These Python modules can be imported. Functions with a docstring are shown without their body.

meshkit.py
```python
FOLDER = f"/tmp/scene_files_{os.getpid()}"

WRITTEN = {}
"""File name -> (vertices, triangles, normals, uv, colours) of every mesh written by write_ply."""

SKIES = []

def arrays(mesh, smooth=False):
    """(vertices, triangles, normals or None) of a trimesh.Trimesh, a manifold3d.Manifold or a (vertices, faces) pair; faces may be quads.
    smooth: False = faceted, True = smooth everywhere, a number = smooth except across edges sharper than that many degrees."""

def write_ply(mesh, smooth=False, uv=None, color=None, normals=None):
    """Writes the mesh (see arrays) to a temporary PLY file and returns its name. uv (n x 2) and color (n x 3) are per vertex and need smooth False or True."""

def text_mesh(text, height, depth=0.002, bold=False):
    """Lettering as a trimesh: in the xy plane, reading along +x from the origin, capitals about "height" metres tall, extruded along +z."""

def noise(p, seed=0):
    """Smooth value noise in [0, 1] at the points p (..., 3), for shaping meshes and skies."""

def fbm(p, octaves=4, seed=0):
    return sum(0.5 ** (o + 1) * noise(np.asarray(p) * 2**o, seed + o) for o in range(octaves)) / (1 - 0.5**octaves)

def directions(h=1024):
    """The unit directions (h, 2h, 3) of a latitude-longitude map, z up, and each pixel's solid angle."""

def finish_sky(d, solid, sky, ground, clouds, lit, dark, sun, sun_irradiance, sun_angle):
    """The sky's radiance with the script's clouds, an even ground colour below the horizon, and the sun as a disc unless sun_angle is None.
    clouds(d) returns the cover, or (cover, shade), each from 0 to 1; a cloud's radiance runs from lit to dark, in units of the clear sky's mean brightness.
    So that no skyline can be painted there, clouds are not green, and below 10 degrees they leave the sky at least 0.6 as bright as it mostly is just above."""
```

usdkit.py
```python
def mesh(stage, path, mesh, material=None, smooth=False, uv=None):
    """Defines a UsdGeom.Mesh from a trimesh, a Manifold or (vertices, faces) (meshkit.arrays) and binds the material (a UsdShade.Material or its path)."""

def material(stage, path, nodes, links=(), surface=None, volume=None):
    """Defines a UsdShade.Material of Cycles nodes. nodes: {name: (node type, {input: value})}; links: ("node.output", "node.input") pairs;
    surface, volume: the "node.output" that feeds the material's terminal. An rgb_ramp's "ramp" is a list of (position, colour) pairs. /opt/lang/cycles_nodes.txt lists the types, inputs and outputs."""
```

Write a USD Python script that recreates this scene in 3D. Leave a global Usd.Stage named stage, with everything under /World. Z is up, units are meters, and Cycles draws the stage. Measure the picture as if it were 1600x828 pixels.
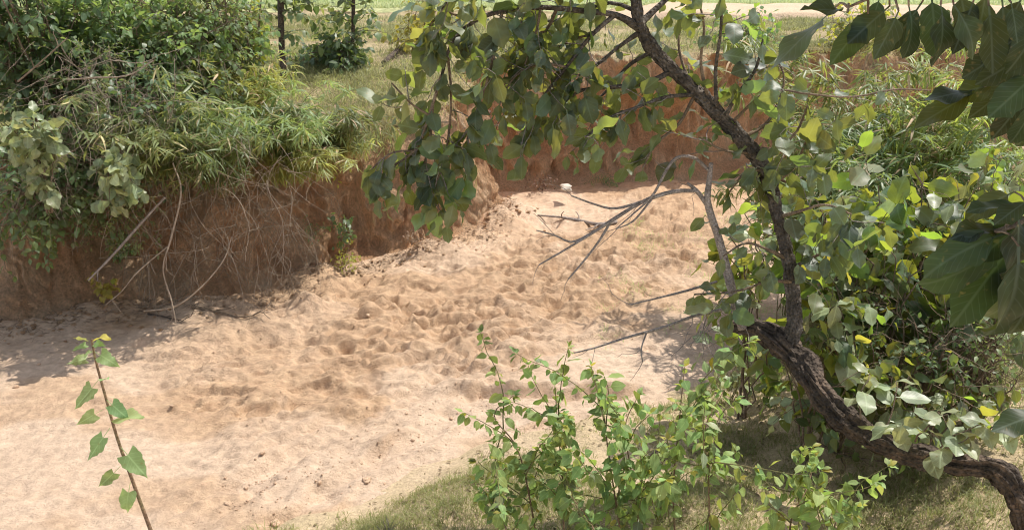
import math
import numpy as np
import shapely
from shapely.geometry import Polygon, LineString
from pxr import Usd, UsdGeom, UsdLux, UsdShade, Gf, Sdf, Vt
import usdkit
from meshkit import noise, fbm

stage = Usd.Stage.CreateInMemory()
UsdGeom.SetStageUpAxis(stage, UsdGeom.Tokens.z)
UsdGeom.SetStageMetersPerUnit(stage, 1.0)
UsdGeom.Xform.Define(stage, '/World')
UsdGeom.Scope.Define(stage, '/World/Looks')

# ------------------------------------------------------------------ camera
CAM_H, PITCH, HFOV, EXPOSURE = 4.0, math.radians(20.0), math.radians(60.0), 0.56
FPX = 800 / math.tan(HFOV / 2)                       # focal length in pixels of a 1600 wide picture
cam = UsdGeom.Camera.Define(stage, '/World/camera')
cam.AddTranslateOp().Set(Gf.Vec3d(0, 0, CAM_H))
cam.AddRotateXOp().Set(90 - math.degrees(PITCH))
cam.CreateHorizontalApertureAttr(36.0)
cam.CreateVerticalApertureAttr(36.0 * 529 / 1024)
cam.CreateFocalLengthAttr(18.0 / math.tan(HFOV / 2))
cam.CreateClippingRangeAttr(Gf.Vec2f(0.05, 2000))
cam.CreateExposureAttr(EXPOSURE)

# ------------------------------------------------------------------ sky and sun
SUN_EL, SUN_AZ = math.radians(61), math.radians(57)
sky_mat = usdkit.material(stage, '/World/Looks/sky_look', {
    'sky': ('sky_texture', dict(sky_type='single_scattering', sun_disc=False, sun_elevation=SUN_EL, sun_rotation=SUN_AZ,
                                altitude=200.0, air_density=1.0, aerosol_density=2.0, ozone_density=1.0)),
    'veil': ('hsv', dict(hue=.5, saturation=.55, value=1.08, fac=1.)),      # a milky humid sky
    'bg': ('background_shader', dict(strength=0.15))},
    [('sky.color', 'veil.color'), ('veil.color', 'bg.color')], surface='bg.background')
dome = UsdLux.DomeLight.Define(stage, '/World/sky')
UsdShade.MaterialBindingAPI.Apply(dome.GetPrim()).Bind(sky_mat)
dome.GetPrim().SetCustomDataByKey('kind', 'structure')
sun = UsdLux.DistantLight.Define(stage, '/World/sun')
sun.CreateIntensityAttr(1.08)
sun.CreateAngleAttr(0.53)
sun.CreateNormalizeAttr(True)
sun.CreateColorAttr(Gf.Vec3f(1.0, 0.94, 0.85))
sun.AddRotateZOp().Set(-math.degrees(SUN_AZ))
sun.AddRotateXOp().Set(-(90 - math.degrees(SUN_EL)))

# ------------------------------------------------------------------ helpers
FWD = np.array([0, math.cos(PITCH), -math.sin(PITCH)])
UPV = np.array([0, math.sin(PITCH), math.cos(PITCH)])
EYE = np.array([0, 0, CAM_H])


def ray(px, py):
    return FWD + np.array([1.0, 0, 0]) * (px - 800) / FPX - UPV * (py - 414) / FPX


def at(px, py, y):
    """The point of the place that lies y metres ahead and is seen at this spot of the photograph."""
    r = ray(px, py)
    return EYE + r * (y / r[1])


def atz(px, py, z):
    r = ray(px, py)
    return EYE + r * ((z - CAM_H) / r[2])


def depth(p):
    return (np.asarray(p) - EYE) @ FWD


def project(p):
    q = np.asarray(p) - EYE
    d = q @ FWD
    return 800 + FPX * q[..., 0] / d, 414 - FPX * (q @ UPV) / d, d


def unit(v):
    v = np.asarray(v, float)
    return v / np.maximum(np.linalg.norm(v, axis=-1, keepdims=True), 1e-12)


def sm(a, b, x):
    t = np.clip((np.asarray(x, float) - a) / (b - a), 0, 1)
    return t * t * (3 - 2 * t)


used = {}


def numbered(parent, name):
    k = used.get((parent, name), 0)
    used[(parent, name)] = k + 1
    return f'{parent}/{name}' if k == 0 else f'{parent}/{name}_{k:03d}'


def tag(prim, label=None, cat=None, group=None, kind=None):
    for k, v in (('label', label), ('category', cat), ('group', group), ('kind', kind)):
        if v:
            prim.SetCustomDataByKey(k, v)
    return prim


def normals_of(v, f):
    n = np.zeros_like(v)
    c = np.cross(v[f[:, 1]] - v[f[:, 0]], v[f[:, 2]] - v[f[:, 0]])
    for k in range(3):
        for j in range(3):
            n[:, j] += np.bincount(f[:, k], c[:, j], len(v))
    return unit(n)


def put_mesh(path, v, f, mat, smooth=True, uv=None, nrm=None):
    m = UsdGeom.Mesh.Define(stage, path)
    m.CreatePointsAttr(Vt.Vec3fArray.FromNumpy(np.ascontiguousarray(v, np.float32)))
    m.CreateFaceVertexCountsAttr(Vt.IntArray.FromNumpy(np.full(len(f), 3, np.int32)))
    m.CreateFaceVertexIndicesAttr(Vt.IntArray.FromNumpy(np.ascontiguousarray(f, np.int32).ravel()))
    m.CreateSubdivisionSchemeAttr('none')
    if smooth:
        n = normals_of(v, f) if nrm is None else nrm
        m.CreateNormalsAttr(Vt.Vec3fArray.FromNumpy(np.ascontiguousarray(n, np.float32)))
        m.SetNormalsInterpolation('vertex')
    if uv is not None:
        UsdGeom.PrimvarsAPI(m).CreatePrimvar('st', Sdf.ValueTypeNames.TexCoord2fArray, 'vertex').Set(Vt.Vec2fArray.FromNumpy(np.ascontiguousarray(uv, np.float32)))
    UsdShade.MaterialBindingAPI.Apply(m.GetPrim()).Bind(mat)
    return m.GetPrim()


class Heap:
    """Collects triangles for one mesh."""
    def __init__(self):
        self.v, self.f, self.u, self.n = [], [], [], 0

    def add(self, v, f, uv=None):
        self.v.append(np.asarray(v, float)); self.f.append(np.asarray(f, int) + self.n); self.n += len(v)
        self.u.append(np.zeros((len(v), 2)) if uv is None else uv)

    def get(self):
        return np.vstack(self.v), np.vstack(self.f), np.vstack(self.u)


def spline(pts, n):
    """Catmull-Rom through rows of any width, n samples, spread by length."""
    p = np.asarray(pts, float)
    if len(p) == 2:
        t = np.linspace(0, 1, n)[:, None]
        return p[0] * (1 - t) + p[1] * t
    q = np.vstack([2 * p[0] - p[1], p, 2 * p[-1] - p[-2]])
    L = np.r_[0, np.cumsum(np.linalg.norm(np.diff(p[:, :3], axis=0), axis=1) + 1e-9)]
    s = np.interp(np.linspace(0, L[-1], n), L, np.arange(len(p)))
    i = np.clip(s.astype(int), 0, len(p) - 2)
    t = (s - i)[:, None]
    a, b, c, d = q[i], q[i + 1], q[i + 2], q[i + 3]
    return 0.5 * (2 * b + (c - a) * t + (2 * a - 5 * b + 4 * c - d) * t ** 2 + (3 * b - a - 3 * c + d) * t ** 3)


def tube(p, r, sides=6, rough=0.0, seed=0, cap=True):
    p = np.asarray(p, float); n = len(p)
    r = np.broadcast_to(np.asarray(r, float), (n,))
    t = unit(np.gradient(p, axis=0))
    a = np.cross(t[0], [0, 0, 1.0] if abs(t[0][2]) < .9 else [1.0, 0, 0]); a = unit(a)
    A = np.zeros_like(p)
    for i in range(n):
        a = unit(a - t[i] * (a @ t[i])); A[i] = a
    B = np.cross(t, A)
    ang = np.arange(sides) * 2 * np.pi / sides
    dirs = np.cos(ang)[None, :, None] * A[:, None] + np.sin(ang)[None, :, None] * B[:, None]
    rad = np.repeat(r[:, None], sides, 1)
    if rough:
        L = np.r_[0, np.cumsum(np.linalg.norm(np.diff(p, axis=0), axis=1))]
        q = np.stack(np.broadcast_arrays(np.cos(ang)[None] * 2.2, np.sin(ang)[None] * 2.2, (L / max(r.max(), 1e-6) * .45)[:, None]), -1)
        q2 = np.stack(np.broadcast_arrays(np.cos(ang)[None] * 5, np.sin(ang)[None] * 5, (L / max(r.max(), 1e-6) * .5)[:, None]), -1)
        q3 = np.stack(np.broadcast_arrays(np.cos(ang)[None] * 6.5, np.sin(ang)[None] * 6.5, (L / max(r.max(), 1e-6) * .8)[:, None]), -1)
        rad = rad * (1 - rough * .55 * sm(.22, .04, np.abs(noise(q3, seed + 3) - .5)) * (sides > 16) + rough * ((fbm(q, 3, seed) - .5) * 1.6 + (np.abs(noise(q2, seed + 7) - .5) * 2 - .5) * .8))
    v = (p[:, None] + rad[..., None] * dirs).reshape(-1, 3)
    i, j = np.meshgrid(np.arange(n - 1), np.arange(sides), indexing='ij')
    q = np.stack([i * sides + j, i * sides + (j + 1) % sides, (i + 1) * sides + (j + 1) % sides, (i + 1) * sides + j], -1).reshape(-1, 4)
    f = np.vstack([q[:, [0, 1, 2]], q[:, [0, 2, 3]]])
    if cap:
        v = np.vstack([v, p[0], p[-1]])
        k = np.arange(sides); k2 = (k + 1) % sides
        f = np.vstack([f, np.stack([k2, k, np.full(sides, n * sides)], 1), np.stack([k + (n - 1) * sides, k2 + (n - 1) * sides, np.full(sides, n * sides + 1)], 1)])
    return v, f


def wander(rng, p, d, L, n=6, jit=.25, grav=0.0, pull=None):
    """A crooked line of n points from p along d; grav bends it down."""
    p = np.array(p, float); d = unit(d); out = [p.copy()]
    for k in range(n - 1):
        d = unit(d + rng.normal(0, jit, 3) + np.array([0, 0, -grav]))
        p = p + d * L / (n - 1); out.append(p.copy())
    return np.array(out)


# ------------------------------------------------------------------ materials
def mat(name, nodes, links, surface='p.BSDF'):
    return usdkit.material(stage, '/World/Looks/' + name, nodes, links, surface=surface)


def leaf_mat(name, top, glow, rough=.45, fac=.42, vary=.35, veins=True, spec=.5, hue=.03, vk=.6, vadd=.015):
    """Thin leaf: glossy green face, and light that passes through."""
    N = {'oi': ('object_info', {}), 'ge': ('geometry', {}),
         'ad': ('math', dict(math_type='add')), 'fr': ('math', dict(math_type='fraction')),
         'm2': ('math', dict(math_type='multiply', value2=7.31)), 'f2': ('math', dict(math_type='fraction')),
         'rv': ('map_range', dict(from_min=0., from_max=1., to_min=1 - vary, to_max=1 + vary)),
         'rh': ('map_range', dict(from_min=0., from_max=1., to_min=.5 - hue, to_max=.5 + hue)),
         'no': ('noise_texture', dict(scale=34., detail=3.)),
         'nr': ('map_range', dict(from_min=.3, from_max=.7, to_min=.75, to_max=1.25)),
         'tc': ('texture_coordinate', {}),
         'h1': ('hsv', dict(color=top, saturation=1.0, fac=1.0)), 'h2': ('hsv', dict(color=glow, saturation=1.0, fac=1.0)),
         'p': ('principled_bsdf', dict(roughness=rough, specular_ior_level=spec)),
         't': ('translucent_bsdf', {}), 'mx': ('mix_closure', dict(fac=fac)),
         'mm': ('math', dict(math_type='multiply'))}
    L = [('oi.random', 'ad.value1'), ('ge.random_per_island', 'ad.value2'), ('ad.value', 'fr.value1'), ('fr.value', 'rv.value'),
         ('fr.value', 'm2.value1'), ('m2.value', 'f2.value1'), ('f2.value', 'rh.value'),
         ('ge.position', 'no.vector'), ('no.fac', 'nr.value'), ('rv.result', 'mm.value1'), ('nr.result', 'mm.value2'),
         ('mm.value', 'h1.value'), ('rv.result', 'h2.value'), ('rh.result', 'h1.hue'), ('rh.result', 'h2.hue'),
         ('h2.color', 't.color'), ('p.BSDF', 'mx.closure1'), ('t.BSDF', 'mx.closure2')]
    col = 'h1.color'
    if veins:
        N |= {'uv': ('separate_xyz', {}), 'um': ('math', dict(math_type='subtract', value2=.5)), 'ua': ('math', dict(math_type='absolute')),
              'mid': ('map_range', dict(from_min=.015, from_max=.05, to_min=1., to_max=0., clamp=True)),
              'v8': ('math', dict(math_type='multiply', value2=8.0)), 'u5': ('math', dict(math_type='multiply_add', value2=-5.0)),
              'vf': ('math', dict(math_type='pingpong', value2=.5)),
              'lat': ('map_range', dict(from_min=.0, from_max=.10, to_min=.7, to_max=0., clamp=True)),
              'vm': ('math', dict(math_type='maximum')),
              'vx': ('mix_color', dict(blend_type='mix', b=tuple(min(1, c * 1.9 + vadd) for c in top))),
              'vk': ('math', dict(math_type='multiply', value2=vk)),
              'bp': ('bump', dict(strength=.12, distance=.002))}
        L += [('tc.UV', 'uv.vector'), ('uv.x', 'um.value1'), ('um.value', 'ua.value1'), ('ua.value', 'mid.value'), ('uv.y', 'v8.value1'),
              ('ua.value', 'u5.value1'), ('v8.value', 'u5.value3'), ('u5.value', 'vf.value1'), ('vf.value', 'lat.value'), ('mid.result', 'vm.value1'),
              ('lat.result', 'vm.value2'), ('vm.value', 'vk.value1'), ('vk.value', 'vx.fac'), ('h1.color', 'vx.a'), ('vf.value', 'bp.height'), ('bp.normal', 'p.normal')]
        col = 'vx.result'
    if veins:                                          # brown blemishes and dusty spots
        N |= {'sn': ('noise_texture', dict(scale=48., detail=2.)), 'sr': ('map_range', dict(from_min=.66, from_max=.73, to_min=0., to_max=.75, clamp=True)),
              'sx': ('mix_color', dict(blend_type='mix', b=(.17, .12, .055)))}
        L += [('ge.position', 'sn.vector'), ('sn.fac', 'sr.value'), ('sr.result', 'sx.fac'), (col, 'sx.a')]
        col = 'sx.result'
    L.append((col, 'p.base_color'))
    return mat(name, N, L, 'mx.closure')


def earth_mat(name, cols, scale=1.0, stretch=(1, 1, 1), bumps=((40, .02),), rough=.95, churned=None, grain=(.72, 1.22)):
    """Noise between several colours with two grain sizes and a fine bump."""
    N = {'g': ('geometry', {}), 'mp': ('mapping', dict(scale=stretch)),
         'n1': ('noise_texture', dict(scale=scale, detail=6., roughness=.6)), 'n2': ('noise_texture', dict(scale=scale * 17, detail=4., roughness=.65)),
         'r': ('rgb_ramp', dict(ramp=[(.25 + .5 * i / (len(cols) - 1), c) for i, c in enumerate(cols)])),
         'k': ('map_range', dict(from_min=.25, from_max=.75, to_min=grain[0], to_max=grain[1])),
         'h': ('hsv', dict(hue=.5, saturation=1., fac=1.)),
         'p': ('principled_bsdf', dict(roughness=rough, specular_ior_level=.15))}
    L = [('g.position', 'mp.vector'), ('mp.vector', 'n1.vector'), ('mp.vector', 'n2.vector'), ('n1.fac', 'r.fac'), ('n2.fac', 'k.value'), ('k.result', 'h.value'),
         ('r.color', 'h.color'), ('h.color', 'p.base_color')]
    if churned:                                        # sand turned over by feet: darker and redder than the dry skin
        N |= {'at': ('attribute', dict(attribute='churned')), 'n3': ('noise_texture', dict(scale=5.5, detail=6., roughness=.7)),
              'c2': ('rgb_ramp', dict(ramp=[(.3, churned[0]), (.62, churned[1])])), 'mc': ('mix_color', dict(blend_type='mix'))}
        L.remove(('r.color', 'h.color'))
        L += [('g.position', 'n3.vector'), ('n3.fac', 'c2.fac'), ('at.fac', 'mc.fac'), ('r.color', 'mc.a'), ('c2.color', 'mc.b'), ('mc.result', 'h.color')]
    last = None
    for i, (s, d) in enumerate(bumps):
        N[f'bn{i}'] = ('noise_texture', dict(scale=float(s), detail=5., roughness=.65))
        N[f'bb{i}'] = ('bump', dict(strength=.8, distance=float(d)))
        L += [('g.position', f'bn{i}.vector'), (f'bn{i}.fac', f'bb{i}.height')]
        if last:
            L.append((last, f'bb{i}.normal'))
        last = f'bb{i}.normal'
    if last:
        L.append((last, 'p.normal'))
    return mat(name, N, L)


M = {}
M['sand'] = earth_mat('river_sand', [(.51, .375, .268), (.58, .435, .318), (.63, .48, .358)], .7, bumps=((9, .05), (45, .03), (230, .010)), churned=((.39, .255, .16), (.52, .36, .23)))
M['clod'] = earth_mat('sand_clod', [(.40, .27, .18), (.50, .36, .25)], 4, bumps=((60, .02),))
M['cliff'] = earth_mat('red_earth', [(.52, .30, .165), (.66, .41, .235), (.70, .48, .30), (.64, .49, .34)], 1.5, (1.3, 1.3, .55), bumps=((7, .08), (30, .06), (120, .03)), grain=(.62, 1.38))
M['terrace'] = earth_mat('dry_ground', [(.30, .22, .14), (.36, .29, .17), (.42, .33, .21)], .9, bumps=((12, .06), (60, .03)))
M['meadow'] = earth_mat('green_field_ground', [(.38, .40, .20), (.44, .44, .25)], .3, bumps=((20, .05),))
M['track'] = earth_mat('track_earth', [(.44, .32, .22), (.52, .40, .28)], 1.5, bumps=((30, .03),))
M['near'] = earth_mat('bank_soil', [(.40, .33, .19), (.50, .39, .25), (.56, .43, .30)], 2.0, bumps=((18, .05), (80, .02)))
M['stone'] = earth_mat('pale_stone', [(.42, .38, .32), (.55, .5, .43)], 9, bumps=((50, .01),))


def bark_mat(name, cols, scale=9., bump=.02):
    return mat(name, {
        'g': ('geometry', {}), 'n1': ('noise_texture', dict(scale=scale, detail=6., roughness=.65, distortion=.4)),
        'v': ('voronoi_texture', dict(scale=scale * 5.5)), 'n2': ('noise_texture', dict(scale=scale * 7, detail=4.)),
        'r': ('rgb_ramp', dict(ramp=[(.28 + .44 * i / (len(cols) - 1), c) for i, c in enumerate(cols)])),
        'k': ('map_range', dict(from_min=.3, from_max=.7, to_min=.55, to_max=1.35)), 'h': ('hsv', dict(hue=.5, saturation=1., fac=1.)),
        'b1': ('bump', dict(strength=.9, distance=bump)), 'b2': ('bump', dict(strength=.7, distance=bump * .6)),
        'p': ('principled_bsdf', dict(roughness=.9, specular_ior_level=.2))},
        [('g.position', 'n1.vector'), ('g.position', 'v.vector'), ('g.position', 'n2.vector'), ('n1.fac', 'r.fac'), ('n2.fac', 'k.value'),
         ('k.result', 'h.value'), ('r.color', 'h.color'), ('h.color', 'p.base_color'), ('v.distance', 'b1.height'), ('n2.fac', 'b2.height'),
         ('b1.normal', 'b2.normal'), ('b2.normal', 'p.normal')])


M['bark'] = bark_mat('dark_bark', [(.035, .028, .022), (.085, .065, .05), (.17, .12, .085)], 8)
M['bark_grey'] = bark_mat('grey_bark', [(.045, .038, .03), (.105, .088, .072), (.19, .165, .14)], 10)
M['dead'] = bark_mat('dead_wood', [(.13, .11, .10), (.24, .205, .18), (.33, .29, .26)], 14, .008)
M['twig'] = bark_mat('twig_bark', [(.09, .065, .045), (.17, .125, .085), (.26, .20, .14)], 20, .004)
M['drytwig'] = bark_mat('dry_twig', [(.14, .105, .075), (.25, .20, .15), (.37, .31, .24)], 20, .004)
M['greenstem'] = bark_mat('green_stem', [(.10, .10, .04), (.16, .15, .06), (.20, .14, .08)], 16, .003)
M['redstem'] = bark_mat('brown_stem', [(.13, .08, .05), (.20, .13, .08), (.17, .15, .07)], 16, .003)

M['tree_leaf'] = leaf_mat('tree_leaf', (.060, .094, .064), (.39, .44, .06), .46, .34, .5, spec=.45, hue=.045)
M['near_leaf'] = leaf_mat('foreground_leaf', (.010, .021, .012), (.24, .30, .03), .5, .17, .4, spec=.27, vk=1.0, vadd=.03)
M['shrub_leaf'] = leaf_mat('foreground_shrub_leaf', (.17, .25, .09), (.42, .52, .09), .62, .36, .35, spec=.35)
M['seedling_leaf'] = leaf_mat('seedling_leaf', (.17, .25, .115), (.40, .52, .13), .5, .38, .25)
M['right_leaf'] = leaf_mat('thicket_leaf', (.056, .09, .045), (.45, .51, .05), .46, .38, .5, spec=.45, hue=.045)
M['pale_leaf'] = leaf_mat('pale_leaf', (.19, .235, .135), (.42, .46, .14), .42, .34, .4)
M['left_leaf'] = leaf_mat('bank_leaf', (.075, .115, .055), (.30, .38, .08), .45, .34, .45)
M['fine_leaf'] = leaf_mat('fine_leaf', (.095, .14, .055), (.34, .42, .09), .5, .36, .45, veins=False)
M['bamboo_leaf'] = leaf_mat('bamboo_leaf', (.125, .18, .075), (.40, .48, .11), .45, .38, .45, veins=False)
M['bamboo_yellow'] = leaf_mat('sunlit_bamboo_leaf', (.14, .18, .055), (.46, .50, .09), .45, .40, .45, veins=False)
M['yellow_leaf'] = leaf_mat('yellow_leaf', (.24, .24, .05), (.55, .52, .06), .5, .42, .3, veins=False)
M['grass'] = leaf_mat('near_grass', (.255, .335, .12), (.48, .57, .18), .6, .46, .5, veins=False, hue=.035)
M['dry_grass'] = leaf_mat('dry_grass', (.29, .275, .125), (.38, .37, .15), .7, .36, .5, veins=False, hue=.035)
M['straw'] = leaf_mat('straw', (.44, .35, .20), (.46, .37, .19), .7, .35, .45, veins=False)
M['field'] = leaf_mat('field_grass', (.31, .33, .16), (.42, .42, .18), .6, .35, .4, veins=False)
M['litter'] = leaf_mat('dead_leaf', (.20, .13, .08), (.26, .16, .07), .7, .2, .5, veins=False)


# ------------------------------------------------------------------ ground shapes
FOOT_PX = [(-900, 575), (-350, 548), (0, 522), (130, 498), (230, 481), (330, 486), (420, 470), (485, 441), (560, 427), (640, 411), (700, 396), (752, 368), (776, 346)]
foot = [atz(x, y, 0)[:2] for x, y in FOOT_PX] + [(-.17, 13.35), (-.42, 13.9), (-.45, 14.35)] + [atz(x, y, 0)[:2] for x, y in [(830, 307), (905, 297), (1000, 291), (1130, 283), (1260, 282), (1420, 279), (1650, 275), (2100, 268)]]
foot = np.array(foot)
FL = LineString(foot).length
foot_c = spline(np.c_[foot, np.zeros(len(foot))], 1500)[:, :2]


def z_terr(x, y):
    x, y = np.asarray(x, float), np.asarray(y, float)
    h = np.interp(y, [7, 10.2, 11, 12.6, 15.2, 18, 21, 24, 60, 300], [1.35, 1.38, 1.42, 1.82, 2.15, 2.25, 2.3, 2.34, 2.36, 2.4])
    h = h + .25 * sm(-3.2, -6, x) * sm(14, 9, y)
    p = np.stack(np.broadcast_arrays(x, y, 0 * x), -1)
    return h + (fbm(p * .8, 3, 5) - .5) * .22 * sm(40, 16, y)


EDGE_X, EDGE_Y = [-60, -12, -6, -1.9, -.2, 2.1, 3.3, 6, 14, 60], [-30, 1.0, 3.4, 5.25, 6.45, 8.05, 9.3, 10.5, 11.5, 14]


def z_near(x, y):
    x, y = np.asarray(x, float), np.asarray(y, float)
    p = np.stack(np.broadcast_arrays(x, y, 0 * x), -1)
    d = (np.interp(x, EDGE_X, EDGE_Y) - y) * .82 + (fbm(p * 1.1, 3, 21) - .5) * .9
    z = np.where(d > 0, .325 * d, .35 * d) + .05 * sm(-.1, .4, d)
    z = np.where(z > 1.7, 1.7 + (z - 1.7) * .6, z)
    z = z - .38 * sm(.9, 2.6, x) * sm(6.4, 4.6, y)
    return z + (fbm(p * 2.6, 4, 31) - .5) * .12 * sm(-.3, .5, d)


def grid(xs, ys):
    X, Y = np.meshgrid(xs, ys, indexing='xy')
    n, m = len(xs), len(ys)
    i, j = np.meshgrid(np.arange(m - 1), np.arange(n - 1), indexing='ij')
    a = i * n + j
    f = np.vstack([np.stack([a, a + 1, a + n + 1], -1).reshape(-1, 3), np.stack([a, a + n + 1, a + n], -1).reshape(-1, 3)])
    return X, Y, f


def axis(lo, hi, a, b, fine, grow=1.25):
    """Fine steps between a and b and growing ones out to lo and hi."""
    out = list(np.arange(a, b, fine)); s = fine
    while out[-1] < hi:
        s *= grow; out.append(out[-1] + s)
    s = fine; front = [out[0]]
    while front[-1] > lo:
        s *= grow; front.append(front[-1] - s)
    return np.array(front[:0:-1] + out)


# ---- riverbed
rng = np.random.default_rng(11)
xs, ys = axis(-60, 60, -6.2, 5.6, .021, 1.3), axis(-2, 40, 4.9, 10.6, .021, 1.02)
X, Y, F = grid(xs, ys)
P2 = np.stack([X, Y, 0 * X], -1)
Z = (fbm(P2 * .45, 3, 1) - .5) * .16
churn = sm(.35, .62, fbm(P2 * .5 + 9, 3, 77))
LNE = LineString([atz(*q, 0)[:2] for q in [(430, 560), (640, 520), (800, 455), (960, 400), (1100, 330)]])
dist = shapely.distance(shapely.points(X[::4, ::4].ravel(), Y[::4, ::4].ravel()), LNE).reshape(X[::4, ::4].shape)
dist = np.repeat(np.repeat(dist, 4, 0), 4, 1)[:X.shape[0], :X.shape[1]]
path_mask = sm(2.0, .5, dist + (fbm(P2 * .9, 2, 4) - .5) * 1.2)
Z += (fbm(P2 * 2.6, 4, 2) - .5) * (.05 + .10 * path_mask)
Z += (fbm(P2 * np.array([4., 8., 1]), 4, 3) - .5) * (.010 + .055 * path_mask + .02 * churn)
cl = fbm(P2 * np.array([3.4, 6.5, 1]) + 17, 4, 15) + .12 * (fbm(P2 * 22, 2, 16) - .5)
Z += (.055 * sm(.50, .56, cl) - .03 * sm(.42, .38, cl)) * (.10 + path_mask) * sm(.35, .6, fbm(P2 * .9 + 2, 3, 18))
Z += (fbm(P2 * 16, 3, 19) - .5) * .035 * path_mask
Z += -np.abs(fbm(P2 * np.array([2.2, 4.2, 1]) + 3, 4, 13) - .5) * (.03 + .14 * path_mask) * sm(.3, .6, fbm(P2 * .8 + 5, 2, 14))
foot_line = LineString(foot_c)
dF = shapely.distance(shapely.points(X[::3, ::3].ravel(), Y[::3, ::3].ravel()), foot_line).reshape(X[::3, ::3].shape)
dF = np.repeat(np.repeat(dF, 3, 0), 3, 1)[:X.shape[0], :X.shape[1]]
Z += (.16 * np.exp(-dF / .45) + .13 * np.exp(-(dF / 1.0) ** 2) * (fbm(P2 * 1.7, 3, 8) - .35)) * sm(16.5, 13, Y)
Z += .05 * (noise(P2 * 3.3, 12) - .5) * np.exp(-(dF / 1.3) ** 2)


def stamp(cx, cy, rx, ry, a, dep, rim):
    i0, i1 = np.searchsorted(ys, [cy - 2 * max(rx, ry), cy + 2 * max(rx, ry)]); j0, j1 = np.searchsorted(xs, [cx - 2 * max(rx, ry), cx + 2 * max(rx, ry)])
    if i1 - i0 < 2 or j1 - j0 < 2:
        return
    gx, gy = X[i0:i1, j0:j1] - cx, Y[i0:i1, j0:j1] - cy
    u = (gx * math.cos(a) + gy * math.sin(a)) / rx; w = (-gx * math.sin(a) + gy * math.cos(a)) / ry
    q = np.sqrt(u * u + w * w)
    Z[i0:i1, j0:j1] += -dep * sm(1.15, .5, q) + rim * np.exp(-((q - 1.25) / .28) ** 2) * (.6 + .4 * np.sin(3 * np.arctan2(w, u) + cx * 9))


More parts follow.
